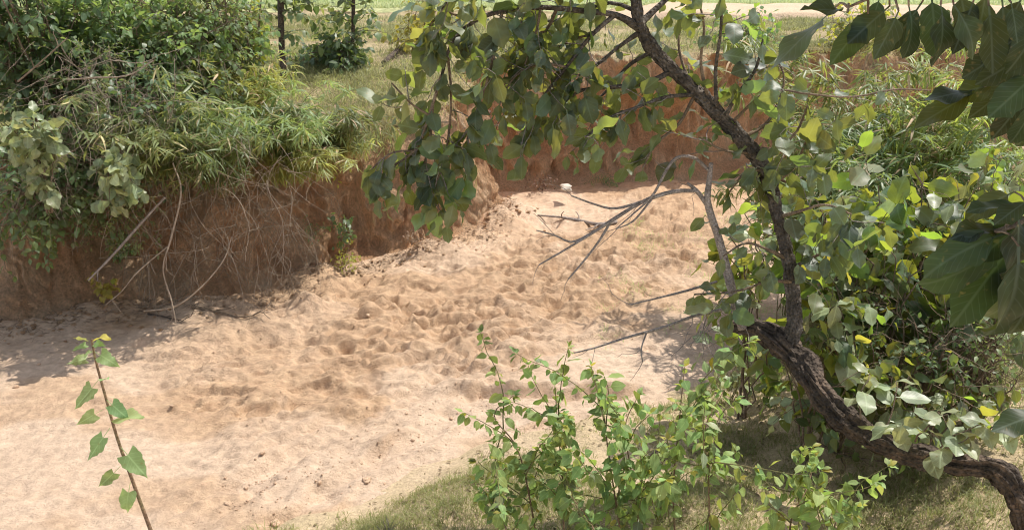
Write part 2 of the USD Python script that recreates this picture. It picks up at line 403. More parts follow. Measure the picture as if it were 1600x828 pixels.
path_a = np.array(LNE.coords)
for k in range(620):
    s = rng.uniform(0, LNE.length); c = LNE.interpolate(s)
    stamp(c.x + rng.normal(0, .9), c.y + rng.normal(0, .8), rng.uniform(.06, .22), rng.uniform(.035, .10), rng.normal(.35, .5), rng.uniform(.008, .045), rng.uniform(.004, .022))
for k in range(420):                                  # a scatter of older prints elsewhere
    c = atz(rng.uniform(0, 1050), rng.uniform(430, 828), 0)
    stamp(c[0], c[1], rng.uniform(.06, .15), rng.uniform(.04, .08), rng.normal(.5, .8), rng.uniform(.004, .016), rng.uniform(.002, .008))
for line, h, w in [([(708, 612), (760, 609), (840, 611), (930, 613), (1015, 610)], .11, .045), ([(568, 702), (600, 699), (615, 688), (640, 676)], .09, .05),
                   ([(380, 720), (430, 690), (500, 655), (560, 640)], .07, .08), ([(690, 590), (800, 560), (900, 530), (1000, 520)], .06, .06),
                   ([(540, 575), (600, 571), (660, 560)], .05, .03), ([(250, 800), (330, 760), (420, 720)], .08, .10),
                   ([(800, 668), (850, 660), (880, 664)], .05, .03), ([(760, 335), (840, 352), (960, 350)], .03, .05)]:
    ln = np.array([atz(*q, 0)[:2] for q in line])
    lo, hi = ln.min(0) - .9, ln.max(0) + .9
    i0, i1 = np.searchsorted(ys, [lo[1], hi[1]]); j0, j1 = np.searchsorted(xs, [lo[0], hi[0]])
    gx, gy = X[i0:i1, j0:j1], Y[i0:i1, j0:j1]
    yl = np.interp(gx, ln[:, 0], ln[:, 1]) + (fbm(np.stack([gx * 5, gy * 0, gx * 0], -1), 3, 3) - .5) * .16
    end = sm(ln[0, 0] - .15, ln[0, 0] + .25, gx) * sm(ln[-1, 0] + .15, ln[-1, 0] - .25, gx)
    Z[i0:i1, j0:j1] += h * end * sm(-w, w, gy - yl) * np.exp(-np.maximum(gy - yl, 0) / .35) - h * .5 * end * np.exp(-((gy - yl + w * 1.5) / .05) ** 2)
for line, dep, w in [([(300, 828), (420, 735), (560, 660), (700, 585), (840, 500), (980, 400), (1060, 330)], .04, .10), ([(420, 828), (520, 760), (640, 690), (760, 610), (900, 520), (1030, 410)], .035, .08),
                     ([(150, 640), (330, 610), (500, 560), (640, 500), (780, 420), (860, 350)], .03, .10), ([(60, 760), (260, 690), (430, 640), (560, 600)], .02, .09)]:
    ln = LineString(spline(np.array([[*atz(*q, 0)[:2], 0] for q in line]), 60)[:, :2]); bx = ln.bounds
    i0, i1 = np.searchsorted(ys, [bx[1] - .5, bx[3] + .5]); j0, j1 = np.searchsorted(xs, [bx[0] - .5, bx[2] + .5])
    gx, gy = X[i0:i1, j0:j1], Y[i0:i1, j0:j1]
    dd = shapely.distance(shapely.points(gx, gy), ln) + (fbm(np.stack([gx * 3, gy * 3, gx * 0], -1), 3, 61) - .5) * .22
    wob = .4 + 1.2 * noise(np.stack([gx * 1.3, gy * 1.3, gx * 0], -1), 62)
    Z[i0:i1, j0:j1] += (-dep * np.exp(-(dd / w) ** 2) + dep * .7 * np.exp(-((dd - 2 * w) / (w * .7)) ** 2)) * wob
# slumped cones of sand by the bank
for px, py, r, h in [(575, 492, .17, .15), (480, 480, .4, .16), (410, 505, .45, .16), (520, 510, .3, .1), (300, 545, .5, .08), (640, 440, .35, .1), (860, 312, .35, .08), (1000, 300, .5, .06), (760, 400, .4, .09), (785, 352, .45, .26), (800, 335, .4, .16), (700, 405, .5, .16), (500, 445, .5, .2), (350, 520, .3, .14)]:
    c = atz(px, py, .05); q = np.hypot(X - c[0], (Y - c[1]) * 1.1)
    Z += h * np.maximum(0, 1 - q / r * (1 + .5 * (noise(P2 * 6, int(px)) - .5)))
SANDX, SANDY, SANDZ = xs, ys, Z


def z_sand(x, y):
    i = np.clip(np.searchsorted(SANDY, y), 0, len(SANDY) - 1); j = np.clip(np.searchsorted(SANDX, x), 0, len(SANDX) - 1)
    return SANDZ[i, j]


V = np.stack([X, Y, Z], -1).reshape(-1, 3)
bed = put_mesh('/World/riverbed', V, F, M['sand'])
near_bank_d = np.exp(-dF / .55)
trod = np.clip(1.05 * path_mask * (.55 + .9 * (fbm(P2 * 1.6 + 4, 4, 23) - .3)) + .55 * near_bank_d + .7 * sm(.54, .66, fbm(P2 * np.array([.7, 1.1, 1]) + 31, 4, 24)), 0, 1)
UsdGeom.PrimvarsAPI(UsdGeom.Mesh(bed)).CreatePrimvar('churned', Sdf.ValueTypeNames.FloatArray, 'vertex').Set(Vt.FloatArray.FromNumpy(trod.ravel().astype(np.float32)))
tag(bed, kind='structure')

# ---- near bank
xs, ys = axis(-40, 60, -2.2, 5.2, .045, 1.25), axis(-60, 14, 2.6, 9.5, .045, 1.25)
X, Y, F = grid(xs, ys)
V = np.stack([X, Y, z_near(X, Y)], -1).reshape(-1, 3)
tag(put_mesh('/World/near_bank', V, F, M['near']), kind='structure')

# ---- the cut face of the far bank: a ribbon that climbs from the sand and turns over the lip
NU = 1500
c = foot_c
tan = unit(np.gradient(c, axis=0))
nor = np.stack([-tan[:, 1], tan[:, 0]], 1)             # into the bank
ker = np.exp(-(np.arange(-40, 41) / 14.) ** 2); ker /= ker.sum()
nor = unit(np.stack([np.convolve(np.pad(nor[:, k], 40, mode='edge'), ker, 'valid') for k in range(2)], 1))
su = np.linspace(0, 1, NU)
pxu, pyu, _ = project(np.c_[c, np.zeros(NU)])
run = np.interp(c[:, 0], [-7, -4.6, -3.6, -2.6, -1, 0, 2, 6], [1.3, 1.2, .9, .66, .50, .36, .42, .5])
vs = np.r_[np.linspace(-.12, 0, 5)[:-1], np.linspace(0, 1, 78), np.linspace(1, 1.9, 22)[1:]]
prof_v = np.array([-.12, 0, .06, .14, .25, .45, .7, .88, .96, 1.0]); prof_o = np.array([-.35, 0, .22, .34, .44, .58, .72, .82, .88, 1.0])
prof_l = np.array([-.12, 0, .14, .25, .4, .55, .7, .88, .96, 1.0]); prof_lo = np.array([-.2, 0, .2, .34, .48, .6, .72, .86, .93, 1.0])
leftness = sm(-3.7, -4.4, c[:, 0])[:, None]
o1 = np.interp(vs, prof_v, prof_o)[None] * (1 - leftness) + np.interp(vs, prof_l, prof_lo)[None] * leftness
off = np.where(vs[None] <= 1, run[:, None] * o1, run[:, None] + (vs[None] - 1) * .75)
top_xy = c + nor * run[:, None]
zt = z_terr(top_xy[:, 0], top_xy[:, 1]) + (fbm(np.c_[top_xy * 1.1, top_xy[:, :1] * 0], 3, 39) - .55) * .45 * sm(13.6, 14.6, c[:, 1])
PX = c[:, None, 0] + nor[:, None, 0] * off; PY = c[:, None, 1] + nor[:, None, 1] * off
PZ = np.where(vs[None] <= 1, zt[:, None] * vs[None] + .05 * (vs[None] > 0), 0)
lip = np.broadcast_to(vs[None] > 1, PZ.shape)
PZ[lip] = z_terr(PX[lip], PY[lip]) + .05 - .10 * np.broadcast_to(sm(1.5, 1.9, vs)[None], PZ.shape)[lip]
P = np.stack([PX, PY, PZ], -1)
mask = (sm(-.02, .10, vs) * sm(1.25, .97, vs))[None]
amp = 1.15 - .5 * leftness
d = (fbm(P * 1.1, 3, 41) - .5) * .50 + (fbm(P * .45, 2, 40) - .5) * 1.1 * sm(13.6, 14.6, c[:, 1])[:, None] + (fbm(P * np.array([3.2, 3.2, .55]), 3, 42) - .5) * .40 + (np.abs(fbm(P * np.array([4, 4, 2.]), 3, 43) - .5)) * .20 + (fbm(P * np.array([11, 11, 8.]), 4, 44) - .5) * .08
d += (fbm(P * np.array([10, 10, 1.2]), 3, 51) - .5) * .16 - .07 * sm(.10, .02, np.abs(fbm(P * np.array([4.5, 4.5, .9]), 2, 50) - .5))
d += (noise(P * np.array([.6, .6, 9]), 45) - .5) * .06
for px, py, z, w, hgt, dep in [(497, 350, .75, .13, .22, .30), (563, 350, .8, .12, .34, .45), (520, 300, 1.1, .3, .12, .16), (900, 225, 1.1, .5, .4, .5), (830, 240, .9, .3, .4, .25), (1010, 235, 1.0, .35, .5, .3), (440, 370, .7, .2, .4, .2), (690, 345, .5, .3, .2, .15), (330, 380, .6, .25, .3, .25)]:
    i = np.argmin(np.abs(pxu - px) + 1e3 * (c[:, 1] > 14.2) * (px < 760) + 1e3 * (c[:, 1] < 13.5) * (px > 760))
    q = np.exp(-((np.hypot(PX - c[i, 0], PY - c[i, 1]) / (w + .25)) ** 2) ** 1.5 - ((PZ - z) / hgt) ** 4)
    d -= dep * q
P[..., :2] -= nor[:, None] * (d * mask * amp)[..., None]
P[..., 2] += (fbm(P * 4, 3, 47) - .5) * .10 * sm(.7, 1.0, vs)[None]
nv = len(vs)
i, j = np.meshgrid(np.arange(NU - 1), np.arange(nv - 1), indexing='ij')
a = i * nv + j
F = np.vstack([np.stack([a, a + nv, a + nv + 1], -1).reshape(-1, 3), np.stack([a, a + nv + 1, a + 1], -1).reshape(-1, 3)])
RIB, RIBN = P, nor
Vf = P.reshape(-1, 3)
Nf = unit(np.cross(Vf[F[:, 1]] - Vf[F[:, 0]], Vf[F[:, 2]] - Vf[F[:, 0]]))
vf = np.tile(vs, NU)[F].mean(1)
Cf = Vf[F].mean(1)
lipf = (vf > .9) & (Nf[:, 2] > .55 - .5 * sm(1.0, 1.15, vf) + .5 * (fbm(Cf * 3, 3, 49) - .5)) & (vf > .96 + .2 * (fbm(Cf * 2, 3, 48) - .5))
nrm_all = normals_of(Vf, F)
for nm_, sel, m_ in (('river_bank_cliff', ~lipf, M['cliff']), ('bank_edge', lipf, M['terrace'])):
    uu = np.unique(F[sel]); rm = np.zeros(len(Vf), int); rm[uu] = np.arange(len(uu))
    tag(put_mesh('/World/' + nm_, Vf[uu], rm[F[sel]], m_, nrm=nrm_all[uu]), kind='structure')

# ---- terrace above the cut and the field beyond
inner = np.vstack([c + nor * (run + .33)[:, None], [[60, 17], [120, 200], [-120, 200], [-120, 5]]])
poly = Polygon(inner).buffer(0)
xs, ys = axis(-70, 90, -8, 12, .09, 1.3), axis(7, 17.0, 9, 16.9, .09, 1.3)
ys = np.r_[ys[ys < 20.95], 20.95, 22.2, 23.8]
X, Y, F = grid(xs, ys)
V = np.stack([X, Y, z_terr(X, Y)], -1).reshape(-1, 3)
ins = shapely.contains_xy(poly, V[:, 0], V[:, 1])
F = F[ins[F].all(1)]
used_v = np.unique(F); remap = np.zeros(len(V), int); remap[used_v] = np.arange(len(used_v))
tag(put_mesh('/World/far_bank', V[used_v], remap[F], M['terrace']), kind='structure')
xs = axis(2.2, 90, 2.4, 14, .15, 1.3)
# raised dirt track: a red cut edge and a pale top
prof = [(20.7, -.15), (20.9, .02), (21.0, .14), (21.1, .17), (22.0, .19), (23.2, .17), (23.6, .10)]
TX = np.repeat(xs[:, None], len(prof), 1); TY = np.array([q[0] for q in prof])[None] + (noise(np.stack([xs, xs * 0, xs * 0], -1) * 1.3, 3)[:, None] - .5) * .3
TZ = np.array([q[1] for q in prof])[None] * sm(1.9, 4, TX) + .03 * sm(2.2, 3, TX) - .05 * sm(2.6, 2.2, TX) + z_terr(TX, TY)
V = np.stack([TX, TY, TZ], -1).reshape(-1, 3); k = len(prof)
i, j = np.meshgrid(np.arange(len(xs) - 1), np.arange(k - 1), indexing='ij'); a = i * k + j
F = np.vstack([np.stack([a, a + k, a + k + 1], -1).reshape(-1, 3), np.stack([a, a + k + 1, a + 1], -1).reshape(-1, 3)])
tag(put_mesh('/World/dirt_track', V, F, M['track']), kind='structure')
xs, ys = axis(-600, 600, -10, 14, .5, 1.3), axis(23.2, 900, 23.3, 30, .3, 1.2)
ys = np.r_[23.3, ys[ys > 23.4]]
X, Y, F = grid(xs, ys)
V = np.stack([X, Y, z_terr(X, Y) + .14 * sm(23.2, 24.6, Y) - .03], -1).reshape(-1, 3)
tag(put_mesh('/World/field', V, F, M['meadow']), kind='structure')


# ------------------------------------------------------------------ leaves
def leaf_shape(rng, kind):
    """One leaf along +y, 1 long, face up +z: (vertices, triangles, uv)."""
    par = dict(tendu=(.62, 6, 5, .92, .56), broad=(.74, 6, 5, .84, .6), ovate=(.66, 4, 3, .72, .8), heart=(.66, 12, 5, .50, 1.0), narrow=(.10, 3, 3, .8, .9), small=(.5, 2, 3, .85, .8), elliptic=(.50, 7, 5, .92, .62), oval=(.6, 3, 3, .9, .75))[kind]
    W, n, cols, skew, pw = par
    W *= rng.uniform(.88, 1.14)
    bend, fold, wave, ph = rng.normal(.55, .45), abs(rng.normal(.22, .16)), rng.uniform(.03, .11), rng.uniform(0, 6)
    if kind == 'narrow':
        bend, fold, wave = rng.normal(.9, .4), .3, 0
    if kind in ('small', 'oval', 'ovate'):
        wave *= .5
    if kind == 'heart':
        bend, fold = rng.normal(.35, .25), .12
    s = np.linspace(0, 1, n + 2)
    w = np.sin(np.pi * s ** skew) ** pw
    cc = np.linspace(-1, 1, cols)
    V, U = [[0, 0, 0]], [[.5, 0]]
    for k in range(1, n + 1):
        for q in cc:
            edge = 1 + (rng.normal(0, .09) if abs(q) == 1 and kind in ('tendu', 'broad', 'elliptic') else rng.normal(-.03, .09) if abs(q) == 1 and kind == 'heart' else 0)
            x = W / 2 * w[k] * q * edge
            y = s[k]
            if kind == 'heart':
                y = s[k] - .30 * abs(q) ** 1.3 * (1 - s[k]) ** 3
            z = fold * abs(x) + wave * abs(q) * math.sin(ph + 9 * s[k] + (2 if q < 0 else 0))
            V.append([x, y, z]); U.append([.5 + q * .5 * w[k], s[k]])
    V.append([0, 1.0 + (.04 if kind != 'broad' else 0), 0]); U.append([.5, 1])
    tip = len(V) - 1
    F = []
    idx = lambda k, j: 1 + (k - 1) * cols + j
    for j in range(cols - 1):
        F.append([0, idx(1, j + 1), idx(1, j)]); F.append([tip, idx(n, j), idx(n, j + 1)])
        for k in range(1, n):
            F += [[idx(k, j), idx(k, j + 1), idx(k + 1, j + 1)], [idx(k, j), idx(k + 1, j + 1), idx(k + 1, j)]]
    V, U = np.array(V, float), np.array(U, float)
    if abs(bend) > 1e-3:                               # roll the leaf over along its length
        th = bend * V[:, 1]
        y0, z0 = np.sin(th) / bend, -(1 - np.cos(th)) / bend
        V = np.stack([V[:, 0], y0 + np.sin(th) * V[:, 2], z0 + np.cos(th) * V[:, 2]], 1)
    if kind in ('tendu', 'broad', 'heart', 'ovate', 'elliptic'):    # a stalk
        pl, pwid = (.45, .012) if kind == 'heart' else (.16, .018)
        b = len(V)
        V = np.vstack([V + [0, pl, 0], [[-pwid, 0, 0], [pwid, 0, 0], [pwid, pl + .03, .004], [-pwid, pl + .03, .004]]])
        U = np.vstack([U, [[.5, 0]] * 4])
        F += [[b, b + 1, b + 2], [b, b + 2, b + 3]]
    F = np.array(F)
    return V, F, U, normals_of(V, F)


_r = np.random.default_rng(5)
KINDS = {k: [leaf_shape(_r, k) for _ in range(8)] for k in ('tendu', 'broad', 'ovate', 'heart', 'narrow', 'small', 'oval', 'elliptic')}


class Plant:
    """A thing whose children are its stems, twigs and leaves."""
    def __init__(s, name, label, cat, base, group=None, seed=1):
        s.base = np.array(base, float); s.path = numbered('/World', name); s.rng = np.random.default_rng(seed)
        x = UsdGeom.Xform.Define(stage, s.path); x.AddTranslateOp().Set(Gf.Vec3d(*map(float, s.base)))
        s.prim = tag(x.GetPrim(), label, cat, group)
        s.tw, s.leaves = {}, []

    def stem(s, name, pts, r, m, n=None, sides=8, rough=.12, label=None):
        pts = np.asarray(pts, float); n = n or max(4, len(pts) * 3)
        k = spline(np.c_[pts, np.broadcast_to(r, (len(pts),)) if np.ndim(r) or True else r], n) if np.ndim(r) else spline(np.c_[pts, np.full(len(pts), r)], n)
        v, f = tube(k[:, :3], np.maximum(k[:, 3], .0006), sides, rough, int(s.rng.integers(1e6)))
        return tag(put_mesh(numbered(s.path, name), v - s.base, f, m), label)

    def twig(s, pts, r0, r1, m, sides=3, part='twigs'):
        pts = np.asarray(pts, float)
        v, f = tube(pts, np.linspace(r0, r1, len(pts)), sides, cap=False)
        s.tw.setdefault(part, (Heap(), m))[0].add(v - s.base, f)

    def leaf(s, p, d, n, size, kind, m):
        s.leaves.append((np.asarray(p, float), unit(d), np.asarray(n, float), size, kind, m))

    def along(s, poly, kind, m, size, gap, start=.2, droop=.5, spread=.9, up=1.0, pair=False, jit=.35, odd=None):
        """Leaves on alternate sides of a line."""
        rng = s.rng
        L = np.r_[0, np.cumsum(np.linalg.norm(np.diff(poly, axis=0), axis=1))]
        t = start * L[-1]; side = 1; first = rng.uniform(0, 6)
        while t <= L[-1]:
            p = np.array([np.interp(t, L, poly[:, k]) for k in range(3)])
            i = min(np.searchsorted(L, t), len(L) - 1); tg = unit(poly[i] - poly[max(i - 1, 0)] + 1e-9)
            a = unit(np.cross(tg, [0, 0, 1.0]) + 1e-6); b = np.cross(a, tg)
            for q in ((1, -1) if pair else (side,)):
                ang = rng.normal(0, .7) + (first if pair else 0)
                sd = a * q * math.cos(ang) + b * math.sin(ang) * q
                d = tg * rng.uniform(.2, .8) + sd * spread + np.array([0, 0, -droop * rng.uniform(.4, 1.5)]) + rng.normal(0, jit * .5, 3)
                n = np.array([0, 0, up]) + rng.normal(0, jit, 3) + sd * .2
                s.leaf(p, d, n, size * rng.uniform(.55, 1.3), kind, m if odd is None or rng.uniform() > .04 else odd)
            side *= -1; t += gap * rng.uniform(.6, 1.4)
        s.leaf(poly[-1], poly[-1] - poly[-2] + np.array([0, 0, -.1]), np.array([0, 0, up]) + rng.normal(0, jit, 3), size * rng.uniform(.6, 1), kind, m)

    def finish(s, most=300, min_px=9.0):
        for part, (h, m) in s.tw.items():
            v, f, _ = h.get()
            tag(put_mesh(f'{s.path}/{part}', v, f, m), kind='stuff')
        if not s.leaves:
            return s
        pos = np.array([l[0] for l in s.leaves]); D = np.array([l[1] for l in s.leaves]); Nn = np.array([l[2] for l in s.leaves]); S = np.array([l[3] for l in s.leaves])
        side = unit(np.cross(D, Nn) + 1e-9); Nn = np.cross(side, D)
        R = np.stack([side, D, Nn], -1) * S[:, None, None]
        px, py, dz = project(pos + D * S[:, None] * .5)
        wid = np.array([dict(tendu=.6, broad=.75, ovate=.68, heart=.8, narrow=.1, small=.45, oval=.55, elliptic=.45)[l[4]] for l in s.leaves])
        big = S * wid * FPX / np.maximum(dz, .1)
        big[(px < -30) | (px > 1630) | (py < -30) | (py > 860) | (dz < .2)] = 0
        order = np.argsort(-big)
        part = set(order[:most][big[order[:most]] >= min_px].tolist())
        var = s.rng.integers(0, 8, len(S)); heaps = {}
        for i in range(len(S)):
            v, f, u, n = KINDS[s.leaves[i][4]][var[i]]
            w = v @ R[i].T + pos[i] - s.base
            if i in part:
                put_mesh(numbered(s.path, 'leaf'), w, f, s.leaves[i][5], uv=u, nrm=unit(n @ (R[i] / S[i]).T))
            else:
                heaps.setdefault(s.leaves[i][5].GetPath().name, (Heap(), s.leaves[i][5]))[0].add(w, f, u)
        for h, m in heaps.values():
            v, f, u = h.get()
            tag(put_mesh(numbered(s.path, 'foliage'), v, f, m, uv=u), kind='stuff')
        return s


def pxline(rows):
    """[(px, py, y, width px)...] -> points and radii."""
    p = np.array([at(a, b, y) for a, b, y, w in rows])
    return p, np.array([w / 2 * depth(q) / FPX for q, (a, b, y, w) in zip(p, rows)])


def blades(base, h, w, lean, rng, down=0.0, bend=.6):
    """Grass blades as one mesh: two-segment tapering strips."""
    n = len(base); a = rng.uniform(0, 2 * np.pi, n)
    side = np.stack([np.cos(a), np.sin(a), 0 * a], 1); ld = np.stack([np.cos(a + rng.normal(1.57, .6, n)), np.sin(a + rng.normal(1.57, .6, n)), 0 * a], 1)
    h, w, lean = (np.broadcast_to(q, (n,))[:, None] for q in (h, w, lean))
    up = np.array([0, 0, 1.0]) if not down else np.array([0, 0, -1.0])
    mid = base + up * h * .55 + ld * lean * h * .35
    tip = base + up * h * (1 - bend * np.minimum(lean, 1)) + ld * lean * h
    v = np.stack([base - side * w / 2, base + side * w / 2, mid + side * w * .38, mid - side * w * .38, tip], 1).reshape(-1, 3)
    k = np.arange(n)[:, None, None] * 5
    f = (np.array([[0, 1, 2], [0, 2, 3], [3, 2, 4]])[None] + k).reshape(-1, 3)
    return v, f


#SECTION_OBJECTS
# ------------------------------------------------------------------ the leaning tree
def hits(px, py, zf, y0=2.0, y1=30.0):
    """Where the line of sight meets the ground zf(x, y)."""
    yy = np.linspace(y0, y1, 1500); r = ray(px, py); q = EYE + r[None] * (yy / r[1])[:, None]
    k = np.argmax(q[:, 2] < zf(q[:, 0], q[:, 1]))
    return q[k]


tb = at(1612, 850, 3.95)
T = Plant('leaning_tree', 'dark barked tree with bent low trunk and leafy crown over the sand', 'tree', [tb[0], tb[1], float(z_near(tb[0], tb[1]))], seed=3)
p, r = pxline([(1625, 1000, 3.92, 84), (1612, 850, 3.95, 76), (1592, 778, 4.0, 62), (1556, 734, 4.1, 64), (1490, 722, 4.2, 56), (1410, 705, 4.35, 58), (1345, 672, 4.5, 60), (1290, 622, 4.7, 60), (1250, 568, 4.9, 62), (1214, 530, 5.05, 60), (1180, 512, 5.15, 46), (1150, 510, 5.2, 30), (1135, 512, 5.22, 14)])
T.stem('trunk', p, r * .70, M['bark'], 200, 52, .42)
p, r = pxline([(1228, 560, 4.98, 30), (1240, 510, 5.0, 36), (1240, 465, 5.05, 32), (1231, 400, 5.1, 31), (1214, 335, 5.15, 30), (1200, 280, 5.2, 33), (1175, 235, 5.22, 36), (1135, 192, 5.25, 34), (1095, 150, 5.28, 33), (1052, 110, 5.3, 31), (1018, 75, 5.3, 30), (1000, 38, 5.3, 27), (992, -12, 5.3, 25), (984, -80, 5.35, 22), (1000, -170, 5.4, 16)])
T.stem('upright_limb', p, r * .72, M['bark_grey'], 160, 36, .36, 'rough grey brown limb rising in a curve from the trunk')
# dead grey snag with its branches
p, r = pxline([(1160, 512, 5.12, 15), (1150, 480, 5.1, 15), (1138, 430, 5.1, 15), (1122, 370, 5.1, 13), (1106, 318, 5.1, 12), (1108, 285, 5.1, 9), (1111, 255, 5.1, 7)])
T.stem('dead_stem', p, r, M['dead'], 30, 10, .2, 'bare grey dead stem standing beside the limb')
DEADB = [([(1106, 322, 5.1, 9), (1090, 300, 5.1, 8), (1074, 286, 5.1, 4)]),
         ([(1090, 298, 5.1, 7), (1050, 300, 5.05, 7), (1005, 315, 5.0, 6), (960, 342, 4.95, 6), (920, 368, 4.9, 4), (880, 392, 4.86, 3.5), (842, 414, 4.85, 2.5)]),
         ([(1005, 315, 5.0, 5), (960, 326, 5.0, 4), (925, 318, 5.0, 3.5), (893, 306, 5.0, 2.5)]),
         ([(955, 345, 4.95, 5), (935, 378, 4.9, 4), (912, 408, 4.87, 3.5), (888, 436, 4.85, 2.5)]),
         ([(935, 358, 4.93, 4), (895, 378, 4.9, 3.5), (868, 368, 4.9, 3), (838, 360, 4.9, 2)]),
         ([(1109, 268, 5.1, 6), (1085, 247, 5.1, 6), (1058, 246, 5.1, 5), (1042, 265, 5.05, 5), (1020, 305, 5.0, 4), (992, 332, 4.97, 3), (962, 358, 4.95, 2)]),
         ([(1018, 312, 5.0, 4), (990, 345, 4.97, 3), (965, 357, 4.95, 2)]),
         ([(1148, 480, 5.1, 6), (1090, 492, 5.0, 5), (1040, 510, 4.9, 4.5), (980, 527, 4.8, 4), (930, 543, 4.72, 3), (893, 552, 4.7, 2)]),
         ([(1120, 440, 5.1, 4), (1070, 455, 5.0, 4), (1030, 465, 4.95, 3), (985, 476, 4.9, 2)]),
         ([(1010, 520, 4.85, 3), (1002, 545, 4.83, 2.5), (1004, 565, 4.82, 2)])]
for rows in DEADB:
    p, r = pxline(rows)
    T.stem('dead_branch', p, r, M['dead'], None, 6, .15)
    for k in range(2):
        q = p[T.rng.integers(1, len(p))]
        T.twig(wander(T.rng, q, [-.6, T.rng.normal(0, .3), -.3 + T.rng.normal(0, .4)], T.rng.uniform(.08, .28), 5, .3), .0022, .001, M['dead'], 4)
for k in range(16):                                    # dry tangle at the broken end of the trunk
    q = at(T.rng.uniform(1075, 1160), T.rng.uniform(475, 530), 5.1)
    T.twig(wander(T.rng, q, [-.4 + T.rng.normal(0, .4), -.2, -.7], T.rng.uniform(.12, .35), 6, .3), .0035, .0015, M['twig'], 4)

